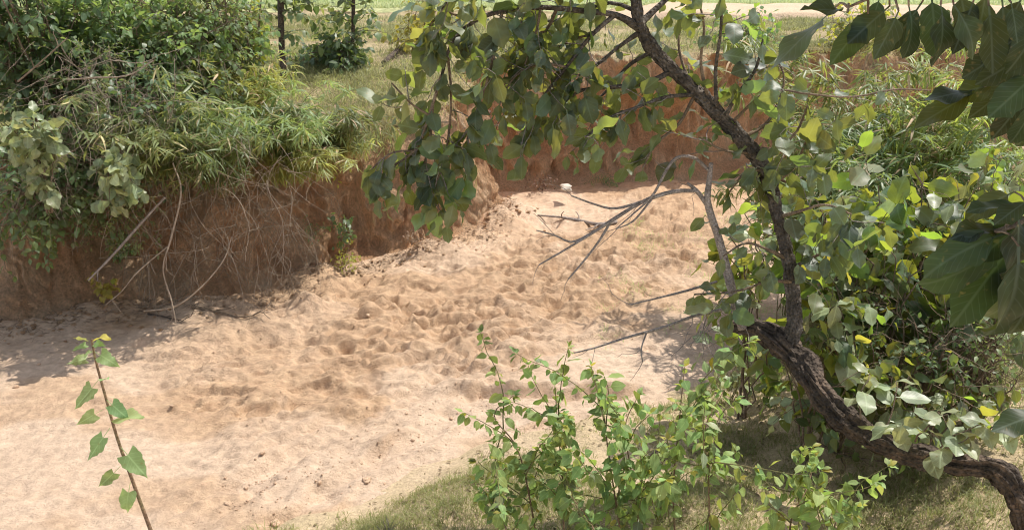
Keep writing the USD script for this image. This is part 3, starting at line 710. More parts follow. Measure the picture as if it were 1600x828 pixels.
CROWN = [([(1000, 45, 5.3, 16), (962, 24, 5.25, 10), (905, 17, 5.2, 9), (845, 12, 5.15, 8), (790, 16, 5.1, 8), (740, 34, 5.05, 7), (705, 70, 5.0, 6), (690, 120, 4.95, 5)], 'tw', 1),
         ([(690, 118, 4.95, 6), (674, 170, 4.92, 5), (655, 225, 4.9, 5), (630, 250, 4.88, 4), (605, 262, 4.85, 3)], 'tw', 1),
         ([(676, 165, 4.92, 5), (672, 215, 4.9, 5), (665, 250, 4.9, 4), (655, 285, 4.9, 2.5)], 'tw', 1),
         ([(700, 90, 5, 5), (705, 150, 4.97, 4), (700, 220, 4.95, 4), (690, 262, 4.9, 3), (680, 292, 4.9, 2)], 'tw', 1),
         ([(670, 180, 4.92, 4), (640, 160, 4.9, 3.5), (612, 130, 4.88, 2.5)], 'tw', 1),
         ([(650, 235, 4.9, 4), (610, 240, 4.85, 3), (575, 270, 4.8, 2.5)], 'tw', 1),
         ([(785, 16, 5.1, 6), (775, 70, 5.05, 5), (760, 130, 5.0, 4), (742, 180, 4.95, 4), (730, 215, 4.95, 2.5)], 'tw', 1),
         ([(740, 34, 5.05, 5), (715, 25, 5.0, 4), (690, 20, 5.0, 4), (665, 50, 4.95, 2.5)], 'tw', 1),
         ([(960, 24, 5.25, 8), (925, 55, 5.2, 7), (885, 105, 5.15, 6), (850, 150, 5.1, 4), (822, 195, 5.05, 3)], 'tw', 1),
         ([(885, 105, 5.15, 5), (845, 100, 5.1, 4), (805, 120, 5.05, 3), (780, 160, 5.0, 2.5)], 'tw', 1),
         ([(845, 12, 5.15, 5), (838, 50, 5.1, 4), (822, 95, 5.1, 3), (815, 135, 5.1, 2.5)], 'tw', 1),
         ([(1052, 110, 5.3, 10), (1010, 130, 5.25, 8), (960, 136, 5.2, 7), (905, 143, 5.15, 5), (868, 175, 5.1, 3)], 'tw', 1),
         ([(1090, 148, 5.28, 8), (1040, 152, 5.2, 6), (995, 168, 5.15, 5), (950, 185, 5.1, 4), (915, 215, 5.05, 3)], 'tw', 1),
         ([(1000, 50, 5.3, 9), (965, 75, 5.25, 6), (935, 100, 5.2, 5), (905, 118, 5.15, 3)], 'tw', 1),
         ([(1085, 150, 5.28, 6), (1060, 195, 5.2, 5), (1025, 225, 5.15, 4), (1005, 262, 5.1, 2.5)], 'tw', .5),
         ([(1000, 38, 5.3, 12), (1035, 5, 5.35, 9), (1075, -30, 5.4, 7), (1120, -70, 5.4, 4)], 'tw', 1),
         ([(1130, 190, 5.25, 8), (1150, 150, 5.2, 6), (1180, 110, 5.15, 5), (1192, 62, 5.1, 3)], 'tw', .9),
         ([(1120, 172, 5.25, 8), (1118, 110, 5.2, 6), (1126, 50, 5.15, 5), (1128, -10, 5.1, 4)], 'tw', .3),
         ([(1108, 160, 5.27, 7), (1095, 100, 5.22, 5), (1100, 40, 5.2, 4), (1085, -20, 5.2, 3)], 'tw', .3),
         ([(1140, 195, 5.25, 6), (1200, 143, 5.15, 4), (1260, 147, 5.05, 3.5), (1330, 152, 5.0, 3), (1400, 140, 5.0, 3), (1455, 142, 4.95, 2)], 'tw', .25),
         ([(1178, 232, 5.22, 7), (1215, 232, 5.15, 5), (1245, 205, 5.1, 4), (1262, 165, 5.05, 3)], 'tw', .8),
         ([(1205, 290, 5.2, 7), (1240, 262, 5.15, 5), (1262, 215, 5.1, 3)], 'tw', .7),
         ([(1195, 265, 5.2, 6), (1165, 270, 5.15, 4), (1140, 300, 5.1, 3)], 'tw', .8),
         ([(1180, 240, 5.22, 5), (1130, 235, 5.15, 4), (1095, 215, 5.1, 3)], 'tw', .7),
         ([(1215, 340, 5.15, 7), (1250, 330, 5.05, 5), (1290, 320, 5.0, 4), (1330, 335, 4.95, 3)], 'tw', .9),
         ([(1232, 405, 5.1, 7), (1200, 390, 5.05, 5), (1165, 380, 5.0, 4), (1130, 400, 4.95, 2.5)], 'tw', .3),
         ([(1238, 440, 5.05, 7), (1200, 440, 5.0, 5), (1150, 455, 4.95, 4), (1085, 460, 4.9, 3)], 'tw', .6),
         ([(1236, 420, 5.1, 6), (1275, 400, 5.05, 5), (1310, 385, 5.0, 3)], 'tw', 1),
         ([(990, 0, 5.3, 10), (940, -40, 5.2, 8), (860, -60, 5.1, 7), (780, -50, 5.0, 5), (720, -20, 4.9, 4), (690, 15, 4.85, 3)], 'tw', 1),
         ([(870, 14, 5.2, 6), (850, 50, 5.3, 5), (800, 60, 5.35, 4), (750, 90, 5.4, 3)], 'tw', 1), ([(930, 50, 5.2, 6), (880, 70, 5.35, 5), (830, 110, 5.4, 4), (790, 175, 5.4, 3)], 'tw', 1),
         ([(1020, 80, 5.3, 8), (980, 105, 5.4, 6), (940, 150, 5.45, 4), (900, 165, 5.45, 3)], 'tw', 1), ([(1000, 20, 5.3, 8), (950, 5, 5.4, 6), (880, 30, 5.45, 5), (820, 35, 5.5, 3)], 'tw', 1),
         ([(1095, 150, 5.28, 7), (1070, 110, 5.4, 5), (1060, 60, 5.45, 4), (1075, 20, 5.5, 3)], 'tw', .7), ([(1160, 215, 5.22, 7), (1200, 190, 5.3, 5), (1225, 130, 5.35, 4), (1215, 90, 5.4, 3)], 'tw', .8), ([(1190, 255, 5.2, 7), (1230, 285, 5.25, 5), (1265, 270, 5.3, 3)], 'tw', .9)]
for rows, kind, den in CROWN:
    p, r = pxline(rows)
    T.stem('branch', p, r, M['twig'] if r.max() < .014 else M['bark_grey'], None, 7, .15)
    L = np.linalg.norm(np.diff(p, axis=0), axis=1).sum()
    q = spline(p, 24)
    T.along(q, 'tendu', M['tree_leaf'], .138, .095 / den, .2, .35, .8, .6, jit=.7, odd=M['yellow_leaf'])
    for k in range(int(L / .075 * den)):
        s = T.rng.integers(5, 24)
        d = unit(q[s] - q[s - 1])
        w = wander(T.rng, q[s], d * .6 + T.rng.normal(0, .6, 3) + [0, 0, -.25], T.rng.uniform(.12, .30), 6, .25, .08)
        T.twig(w, .0035, .0018, M['twig'], 4)
        T.along(w, 'tendu', M['tree_leaf'], .138, .075, .3, .4, .85, .6, jit=.6)
# pale sprouts on the low trunk
for px, py, y, dx in [(1345, 655, 4.45, -.3), (1380, 670, 4.35, .1), (1430, 690, 4.25, .3), (1400, 690, 4.3, -.4), (1470, 700, 4.15, .5), (1540, 690, 4.1, .2), (1440, 715, 4.15, 0.3)]:
    w = wander(T.rng, at(px, py, y), [dx, -.25, .9], .30, 7, .22)
    T.stem('sprout', w, np.linspace(.006, .0025, 7), M['twig'], 8, 5, .1)
    T.along(w, 'tendu', M['pale_leaf'], .138, .05, .2, .15, .9, 1.0)
T.finish(300)

# ------------------------------------------------------------------ tree at the right edge whose leaves hang in close to the eye
fb = at(1790, 500, 1.75)
G = Plant('overhanging_tree', 'near tree with big dark leaves hanging in at top right and right edge', 'tree', [fb[0], fb[1], float(z_near(fb[0], fb[1]))], seed=9)
p, r = pxline([(1830, 2300, 1.62, 150), (1790, 900, 1.7, 120), (1800, 300, 1.75, 110), (1850, -200, 1.8, 100), (1840, -700, 1.9, 80), (1800, -1300, 2.1, 40)])
p[0] = G.base - [0, 0, .15]
G.stem('trunk', p, r, M['bark'], 40, 18, .2)
NEARB = [([(1845, -150, 1.8, 40), (1750, -60, 1.65, 26), (1640, -50, 1.55, 18), (1560, -28, 1.5, 13), (1480, -30, 1.45, 10), (1400, -18, 1.45, 7), (1325, 12, 1.47, 4)], 0),
         ([(1805, 250, 1.75, 36), (1720, 250, 1.6, 24), (1660, 300, 1.5, 16), (1600, 345, 1.42, 11), (1555, 362, 1.4, 7)], 0),
         ([(1800, 180, 1.76, 30), (1700, 120, 1.7, 20), (1630, 110, 1.65, 13), (1585, 130, 1.6, 8)], 0)]
for rows, _ in NEARB:
    p, r = pxline(rows); G.stem('branch', p, r, M['twig'], None, 10, .1)
HAND = [  # px, py of the stalk, px, py of the tip, y, face turn
    (1325, 20, 1262, 10, 1.45, .5), (1300, 18, 1212, 96, 1.5, -.65), (1356, 25, 1306, 92, 1.5, .6), (1390, 10, 1345, 50, 1.5, .2), (1404, 18, 1380, 70, 1.42, .1), (1420, 10, 1432, 72, 1.46, -.2),
    (1440, 5, 1402, 60, 1.5, .4), (1470, 8, 1480, 78, 1.44, .1), (1490, 8, 1530, 66, 1.42, -.2), (1520, 5, 1500, 60, 1.5, .3), (1545, 10, 1552, 84, 1.47, .2), (1580, 5, 1590, 60, 1.42, -.2),
    (1610, 60, 1520, 110, 1.55, .2), (1610, 80, 1525, 90, 1.6, .5), (1600, 95, 1560, 150, 1.55, 0), (1600, 130, 1512, 130, 1.62, .6), (1610, 130, 1565, 215, 1.58, .1), (1620, 150, 1590, 225, 1.5, -.1), (1590, 120, 1530, 180, 1.66, .3),
    (1375, -5, 1360, 45, 1.55, .2), (1455, -10, 1462, 62, 1.55, .2), (1500, -15, 1512, 48, 1.6, .1), (1540, -20, 1535, 55, 1.6, .3), (1565, -5, 1575, 95, 1.55, .1), (1600, -10, 1560, 70, 1.6, .2),
    (1620, 40, 1545, 85, 1.5, .3), (1625, 70, 1545, 125, 1.5, .1), (1625, 110, 1555, 175, 1.48, .1), (1630, 160, 1600, 235, 1.6, 0), (1630, 20, 1590, 110, 1.45, .1),
    (1620, 330, 1535, 400, 1.42, .3), (1615, 400, 1540, 465, 1.44, .3), (1625, 430, 1590, 530, 1.42, 0), (1570, 372, 1500, 420, 1.46, .5),
    (1530, 140, 1455, 152, 1.62, .7), (1528, 142, 1440, 188, 1.62, -.6),
    (1585, 300, 1520, 330, 1.45, .2), (1600, 340, 1540, 300, 1.4, .9), (1570, 360, 1505, 352, 1.42, 1.0), (1570, 365, 1455, 405, 1.4, .8), (1572, 372, 1465, 470, 1.42, .1), (1580, 380, 1500, 500, 1.45, -.2), (1592, 385, 1585, 540, 1.36, .1),
    (1605, 390, 1620, 520, 1.4, 0), (1590, 330, 1600, 440, 1.38, .1), (1600, 420, 1560, 520, 1.5, .2), (1610, 310, 1560, 345, 1.36, .9), (1640, 640, 1560, 668, 2.6, .9)]
for a, b, e, f_, y, turn in HAND:
    A, B = at(a, b, y), at(e, f_, y - .02)
    d = B - A; L = np.linalg.norm(d)
    n = np.array([turn * .5, -1 + .7 * abs(turn), .35 + abs(turn)]) + G.rng.normal(0, .15, 3)
    if turn == -.65:
        n = unit(np.cross(d, ray(a, b))) * -.85 + unit(-ray(a, b)) * .45
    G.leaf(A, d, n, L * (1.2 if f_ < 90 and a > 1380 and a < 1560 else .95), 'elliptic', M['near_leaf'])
    hub = p[-1]
    if L < .3:
        near = min((np.linalg.norm(A - q), tuple(q)) for rows, _ in NEARB for q in spline(pxline(rows)[0], 30))
        T2 = spline([near[1], (np.array(near[1]) + A) / 2 + [0, 0, .01], A], 5)
        G.twig(T2, .0025, .0016, M['twig'], 5)
for k in range(70):                                    # the crown above, out of the picture but shading what hangs below it
    e = np.array([G.rng.uniform(.8, 2.8), G.rng.uniform(1.2, 2.6), G.rng.uniform(4.6, 5.6)])
    s0 = np.array([fb[0] + .05, fb[1] + .1, G.rng.uniform(4.6, 5.6)])
    q = spline([s0, (s0 + e) / 2 + [0, 0, .2], e], 10)
    if project(q)[1].max() > -25:
        q[:, 2] += .35
    G.twig(q, .02, .004, M['twig'], 5, 'crown_twigs')
    for j in range(5):
        w = wander(G.rng, q[G.rng.integers(4, 10)], G.rng.normal(0, 1, 3) * [1, 1, .5], .4, 6, .3)
        if project(w)[1].max() < -20:
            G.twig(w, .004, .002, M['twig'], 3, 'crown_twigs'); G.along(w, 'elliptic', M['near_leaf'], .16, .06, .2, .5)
G.finish(300)


# ------------------------------------------------------------------ bushes: stems from a root to points spread through a crown
def bush(name, label, cat, root, cen, rad, stems, twigs, kind, m, size, gap, bark, group=None, seed=1, r0=.012, droop=.4, tl=(.2, .5), grav=.05, up=1.0, pair=False, parts=300, bare=0, bow=.25, spread=.9, min_px=9., second=None, start=.25, jit=.35):
    b = Plant(name, label, cat, root, group, seed)
    rng = b.rng; root = np.array(root, float); cen = np.array(cen, float); rad = np.array(rad, float)
    for k in range(stems):
        u = unit(rng.normal(0, 1, 3)) * rng.uniform(.45, 1) ** .6
        e = cen + u * rad
        s0 = root + np.r_[rng.normal(0, .05, 2) * min(3, rad[0]), -.03]
        mid = (s0 + e) / 2 + np.array([0, 0, bow * np.linalg.norm(e - s0)]) * np.array([1, 1, 1]) * (1 if e[2] > s0[2] - .2 else .7) + rng.normal(0, .06, 3) * np.linalg.norm(e - s0)
        q = spline([s0, mid, e], 14)
        q[1:-1] += rng.normal(0, .012, (12, 3)) * np.linalg.norm(e - s0)
        b.stem('stem', q, np.linspace(r0, r0 * .3, 14) * rng.uniform(.7, 1.2), bark, 14, 5, .1)
        for j in range(twigs):
            i = rng.integers(4, 14)
            L = rng.uniform(*tl)
            w = wander(rng, q[i], unit(q[i] - q[i - 1]) * .5 + unit(rng.normal(0, 1, 3)) + [0, 0, .15], L, 7, .22, grav)
            b.twig(w, r0 * .28, r0 * .12, bark, 3)
            if rng.uniform() > bare:
                kk, mm = (kind, m) if second is None or rng.uniform() > second[2] else second[:2]
                b.along(w, kk, mm, size, gap, start, droop, spread, up, pair, jit)
    return b.finish(parts, min_px)


def on(zf, p):
    return [p[0], p[1], float(zf(p[0], p[1]))]


def rpx(px, y):
    return px / FPX * y


# foreground shrub stems, each rooted in the bank below the frame
SH = [((842, 860, 4.2), [(800, 700), (760, 640), (790, 590)], 'leftmost foreground shrub, its branch arching left over the sand with rounded leaves'),
      ((880, 870, 4.1), [(868, 760), (860, 660), (855, 575)], 'upright foreground shrub stem with a few orange leaves among the green'),
      ((975, 870, 3.95), [(945, 740), (930, 640), (912, 545)], 'tallest foreground shrub stem rising in front of the sand, second behind the arching one'),
      ((1000, 880, 3.9), [(980, 760), (965, 660), (985, 590)], 'dense foreground shrub with dark stem between the tall stem and the grassy bank'),
      ((1060, 890, 4.0), [(1040, 760), (1050, 640), (1058, 545)], 'slender foreground shrub topped by bright yellow green tip leaves'),
      ((1110, 880, 3.8), [(1095, 740), (1090, 660), (1120, 580)], 'foreground shrub leaning right towards the dark trunk, with one yellow leaf low down'),
      ((1230, 890, 3.6), [(1225, 800), (1250, 750), (1260, 705)], 'low rounded foreground shrub at the bottom right of centre below the trunk'),
      ((1300, 900, 3.5), [(1290, 830), (1300, 790), (1330, 780)], 'small foreground shrub lowest at the bottom edge under the trunk'),
      ((790, 900, 3.9), [(780, 820), (760, 790), (740, 770)], 'small pale foreground shrub low in the grass left of the others'),
      ((930, 900, 3.6), [(920, 830), (900, 790), (880, 765)], 'short leafy foreground shrub at the bottom edge in the middle')]
for k, (rt, tops, lab) in enumerate(SH):
    g = at(*rt); root = np.array(on(z_near, g)); y0 = rt[2]
    b = Plant('foreground_shrub', lab, 'shrub', root, 'leafy shrubs in the foreground', 100 + k)
    rng = b.rng
    pts = [root - [0, 0, .04], g] + [at(a, c_, y0 + .1 + .12 * i) for i, (a, c_) in enumerate([(a + 12, c_ + (28 if c_ < 600 else 10)) for a, c_ in tops])]
    main = spline(np.array(pts), 26)
    b.stem('stem', main, np.linspace(.007, .0022, 26), M['redstem'], 26, 6, .1)
    lines = [(main[8:], 1)]
    Lm = np.linalg.norm(np.diff(main, axis=0), axis=1).sum()
    for j in range(11 if k < 6 else 9):
        i = rng.integers(5, 21)
        w = wander(rng, main[i], unit(main[i] - main[i - 1]) * .9 + rng.normal(0, .95, 3) + [0, 0, .15], rng.uniform(.25, .62) * min(1, Lm), 10, .14, -.01)
        b.stem('side_stem', w, np.linspace(.004, .0016, 10), M['greenstem'], 10, 4, .05)
        lines.append((w, 1))
    for w, _ in lines:
        b.along(w, 'ovate', M['shrub_leaf'], .073, .056, .12, .75, .8, .8, True, .5, odd=M['pale_leaf'])
        for j in range(4):
            b.leaf(w[-1], unit(w[-1] - w[-2]) + rng.normal(0, .7, 3), [0, 0, 1], rng.uniform(.03, .055), 'ovate', M['yellow_leaf'] if rng.uniform() < .35 else M['shrub_leaf'])
    if k in (1, 5):
        b.leaf(main[18 if k == 1 else 8], [.3, -.6, -.5], [0, -.5, 1], .08, 'ovate', M['yellow_leaf'])
    b.finish(300, 8)

# seedling at the left, close to the eye
Y0 = 2.55
st = np.array([at(262, 900, Y0), at(234, 824, Y0), at(205, 745, Y0), at(182, 680, Y0), at(165, 620, Y0), at(150, 565, Y0), at(143, 530, Y0)])
root = np.array([st[0][0] + .06, st[0][1], float(z_near(st[0][0] + .06, st[0][1]))])
S = Plant('heart_leaved_seedling', 'tall thin seedling with heart shaped nibbled leaves at the left in front of the sand', 'plant', root, None, 17)
full = spline(np.vstack([root - [0, 0, .05], (root + st[0]) / 2 + [.02, 0, 0], st]), 40)
S.stem('stem', full, np.linspace(.0125, .0035, 40), M['redstem'], 40, 8, .06)
for a, b_, e, f_, n in [(148, 560, 100, 565, (.2, -.5, .8)), (143, 535, 112, 548, (.1, -.3, 1)), (144, 532, 172, 522, (.2, -.1, 1)), (143, 532, 114, 528, (0, -.2, 1)), (144, 535, 160, 538, (.3, -.9, .6)), (146, 548, 186, 572, (.1, -.8, .7)), (146, 545, 128, 558, (-.3, -.6, .7)),
                       (155, 592, 116, 640, (-.5, -.9, .4)), (164, 622, 202, 656, (.1, -.8, .7)), (160, 640, 118, 664, (.7, -.5, .4)), (172, 650, 228, 652, (.1, -.2, 1)), (172, 668, 134, 722, (-.3, -.9, .4)),
                       (186, 695, 232, 748, (.3, -.9, .5)), (188, 728, 152, 764, (.6, -.7, .3)), (204, 752, 193, 810, (0, -1, .2)), (158, 592, 170, 592, (0, 0, 1))]:
    A, B = at(a, b_, Y0), at(e, f_, Y0 - .04); L = np.linalg.norm(B - A)
    S.leaf(A, B - A, np.array(n), L * .66, 'heart', M['yellow_leaf'] if f_ < 530 else M['seedling_leaf'])
S.finish(60, 4)

# ------------------------------------------------------------------ thicket on the right behind the leaning tree
GR = 'broad leaved bushes behind the leaning tree'
for k, (px, py, y, rx, rz, n, lab, kd) in enumerate([
        (1350, 345, 5.9, 130, 55, 12, 'sunlit broad leaved bush just right of the upright limb', 'tendu'),
        (1440, 310, 6.3, 120, 60, 13, 'broad leaved bush with yellow green leaves spreading between bamboo and the hanging leaves', 'tendu'),
        (1540, 300, 6.6, 90, 60, 9, 'broad leaved bush at the right edge behind the hanging leaves', 'tendu'),
        (1180, 360, 6.2, 80, 60, 6, 'grey green leafy bush left of the upright limb against the sand', 'tendu'),
        (1420, 430, 5.6, 90, 50, 7, 'shaded broad leaved bush low behind the trunk', 'ovate'),
        (1330, 490, 5.3, 60, 45, 6, 'broad leaved bush close to the foot of the upright limb, before the dark brush', 'tendu'),
        (1510, 460, 5.4, 80, 60, 8, 'broad leaved bush lowest at the right, under the hanging leaves', 'tendu'),
        (1270, 560, 5.25, 70, 30, 6, 'low leafy bush covering the bank right behind the bent trunk', 'ovate'),
        (1440, 590, 4.9, 90, 30, 7, 'low sunlit bush just above the low trunk', 'ovate')]):
    cen = at(px, py, y); rt = cen + [.1, .15, 0]; rt[2] = z_near(rt[0], rt[1])
    bush('broad_leaved_bush', lab, 'bush', rt, cen, (rpx(rx, y), .5, rpx(rz, y)), n, 6, kd, M['right_leaf'], .19 if kd == 'tendu' else .10, .085, M['twig'], GR, 200 + k, .011, .25, (.15, .4), second=('tendu', M['pale_leaf'], .22), jit=.75)
for k, (px, py, y, rx, rz, lab) in enumerate([(1460, 520, 5.3, 110, 90, 'dark tangle of dry stems in the shade behind the trunk'), (1340, 500, 5.8, 70, 60, 'thin dry brush with sand showing through right of the upright limb'), (1555, 520, 5.2, 60, 80, 'brown dry stems at the right edge under the hanging leaves')]):
    cen = at(px, py, y); rt = cen + [0, .1, 0]; rt[2] = z_near(rt[0], rt[1])
    bush('dry_brush', lab, 'dry bush', rt, cen, (rpx(rx, y), .4, rpx(rz, y)), 26, 10, 'small', M['fine_leaf'], .045, .05, M['twig'], 'dry brush behind the trunk', 230 + k, .010, .3, (.15, .5), bare=.55)
for k, (px, py, y, h, lab) in enumerate([(1140, 600, 4.75, .3, 'pale leaved weed under the broken end of the trunk'), (1200, 600, 4.6, .25, 'small weed in the shade below the limb fork'), (1280, 560, 5.2, .3, 'lobed pale weed right behind the limb foot')]):
    g = hits(px, py + 30, z_near)
    bush('weed', lab, 'plant', on(z_near, g), g + [0, 0, h], (.2, .2, h * .6), 6, 3, 'broad', M['pale_leaf'] if k != 1 else M['shrub_leaf'], .09, .05, M['greenstem'], None, 240 + k, .004, .3, (.06, .15))


def bamboo(label, root, h, spread, culms, m, lean=(0, 0), size=.17, seed=1, group=None, sprays=16, r0=.006):
    b = Plant('bamboo_clump', label, 'bamboo', root, group, seed)
    rng = b.rng; root = np.array(root, float)
    for k in range(culms):
        a = rng.uniform(0, 2 * np.pi); o = spread * math.sqrt(rng.uniform(.05, 1))
        s0 = root + [math.cos(a) * o * .25, math.sin(a) * o * .25, -.03]
        hh = h * rng.uniform(.55, 1.05)
        e = s0 + [math.cos(a) * o + lean[0], math.sin(a) * o + lean[1], hh]
        mid = s0 * .5 + e * .5 + [-math.cos(a) * o * .25, -math.sin(a) * o * .25, hh * .22]
        q = spline([s0, mid, e, e + [math.cos(a) * o * .4, math.sin(a) * o * .4, -.12 * hh]], 16)
        b.stem('culm', q, np.linspace(r0, r0 * .25, 16), M['greenstem'], 16, 5, 0)
        for j in range(sprays):
            i = rng.integers(4, 16)
            w = wander(rng, q[i], np.r_[rng.normal(0, 1, 2), .3], rng.uniform(.1, .4), 6, .15, .12)
            b.twig(w, .0022, .001, M['greenstem'], 3)
            for c_ in (w[-1], w[3]):
                ax = unit(np.r_[rng.normal(0, 1, 2), rng.normal(-.1, .4)])
                sd = unit(np.cross(ax, [0, 0, 1]) + 1e-6)
                for t in np.linspace(-1, 1, rng.integers(5, 9)):
                    d = ax * (1.05 - .5 * abs(t)) + sd * t * .8 + rng.normal(0, .12, 3) + [0, 0, -.1]
                    b.leaf(c_ + rng.normal(0, .012, 3), d, [0, 0, 1] + rng.normal(0, .25, 3), size * rng.uniform(.6, 1.3), 'narrow', m if rng.uniform() > .1 else M['straw'])
    return b.finish(0)


GB = 'bamboo clumps on the right bank'
for k, (px, py, y, h, sp, n, lab) in enumerate([
        (1310, 135, 9.2, 1.5, .9, 15, 'bamboo clump nearest the upright limb, in front of the far red cut'), (1400, 92, 9.6, 1.7, 1.0, 17, 'tallest sunlit bamboo clump in the middle of the right bank'),
        (1500, 100, 9.2, 1.6, .9, 14, 'bamboo clump furthest right with yellow green blades'), (1350, 235, 8.2, .9, .9, 15, 'dark low bamboo clump with long shaded blades behind the broad leaved bush'), (1460, 240, 8.0, .9, .8, 12, 'low bamboo clump with dead stems beneath the tallest one'),
        (1250, 235, 9.4, 1.0, .5, 8, 'small bamboo clump showing between the limb and the sand'), (1580, 190, 8.6, 1.3, .6, 8, 'bamboo clump half hidden at the right edge')]):
    tp = at(px, py, y); rt = np.array([tp[0], tp[1], max(0.0, float(z_near(tp[0], tp[1])))])
    bamboo(lab, rt, tp[2] - rt[2] + .25, sp, n, M['bamboo_yellow'] if k in (0, 1, 2, 6) else M['bamboo_leaf'], seed=300 + k, group=GB, size=.21, sprays=22)

# ------------------------------------------------------------------ growth on the far left bank
GL = 'bamboo clumps over the left bank'
for k, (px, py, y, h, sp, n, m, lab) in enumerate([
        (245, 130, 9.3, .9, .55, 10, 'bamboo_leaf', 'drooping pale bamboo clump left of the thin saplings'), (430, 150, 10.6, .9, .8, 15, 'bamboo_leaf', 'green bamboo clump below the dark young trunk'),
        (500, 175, 10.7, .6, .6, 12, 'bamboo_leaf', 'low bright bamboo clump spilling towards the dry slope'), (330, 205, 9.5, .7, .6, 10, 'bamboo_leaf', 'bamboo clump drooping over the root tangle'), (385, 110, 11.2, .7, .6, 8, 'bamboo_yellow', 'bamboo clump behind the others at the foot of the saplings'), (455, 215, 10.3, .45, .5, 9, 'bamboo_leaf', 'lowest bamboo clump hanging at the edge of the cut')]):
    tp = at(px, py, y); rt = np.array([tp[0], tp[1] + .2, float(z_terr(tp[0], tp[1] + .2))])
    bamboo(lab, rt, max(.35, tp[2] - rt[2] + .1), sp, n, M[m], (0, -.25), .19, 320 + k, GL, 18)

for k, (px, py, y, m, lab) in enumerate([(560, 238, 11.2, 'grass', 'bright grass tuft on the lip of the cut left of the hanging leaves'), (480, 258, 10.5, 'grass', 'grass tuft spilling over the cut right of the bamboo'), (525, 268, 10.8, 'dry_grass', 'dry grass tuft hanging at the lip of the cut'),
                                         (445, 262, 10.2, 'bamboo_yellow', 'yellow green grass tuft at the right edge of the bamboo'), (600, 215, 12.0, 'dry_grass', 'dry grass tuft on the slope behind the bright one')]):
    tp = at(px, py, y); rt = np.array(on(z_terr, tp)); b = Plant('grass_tuft', lab, 'grass', rt, 'grass tufts on the lip of the cut', 340 + k)
    n_ = 260; bb = rt + np.c_[b.rng.normal(0, .16, n_), b.rng.normal(0, .14, n_), np.zeros(n_)]; bb[:, 2] = z_terr(bb[:, 0], bb[:, 1]) + .02
    v, f = blades(bb, b.rng.uniform(.10, .34, n_), b.rng.uniform(.005, .010, n_), b.rng.uniform(.3, 1.3, n_), b.rng)
    tag(put_mesh(b.path + '/blades', v - b.base, f, M[m]), kind='stuff')

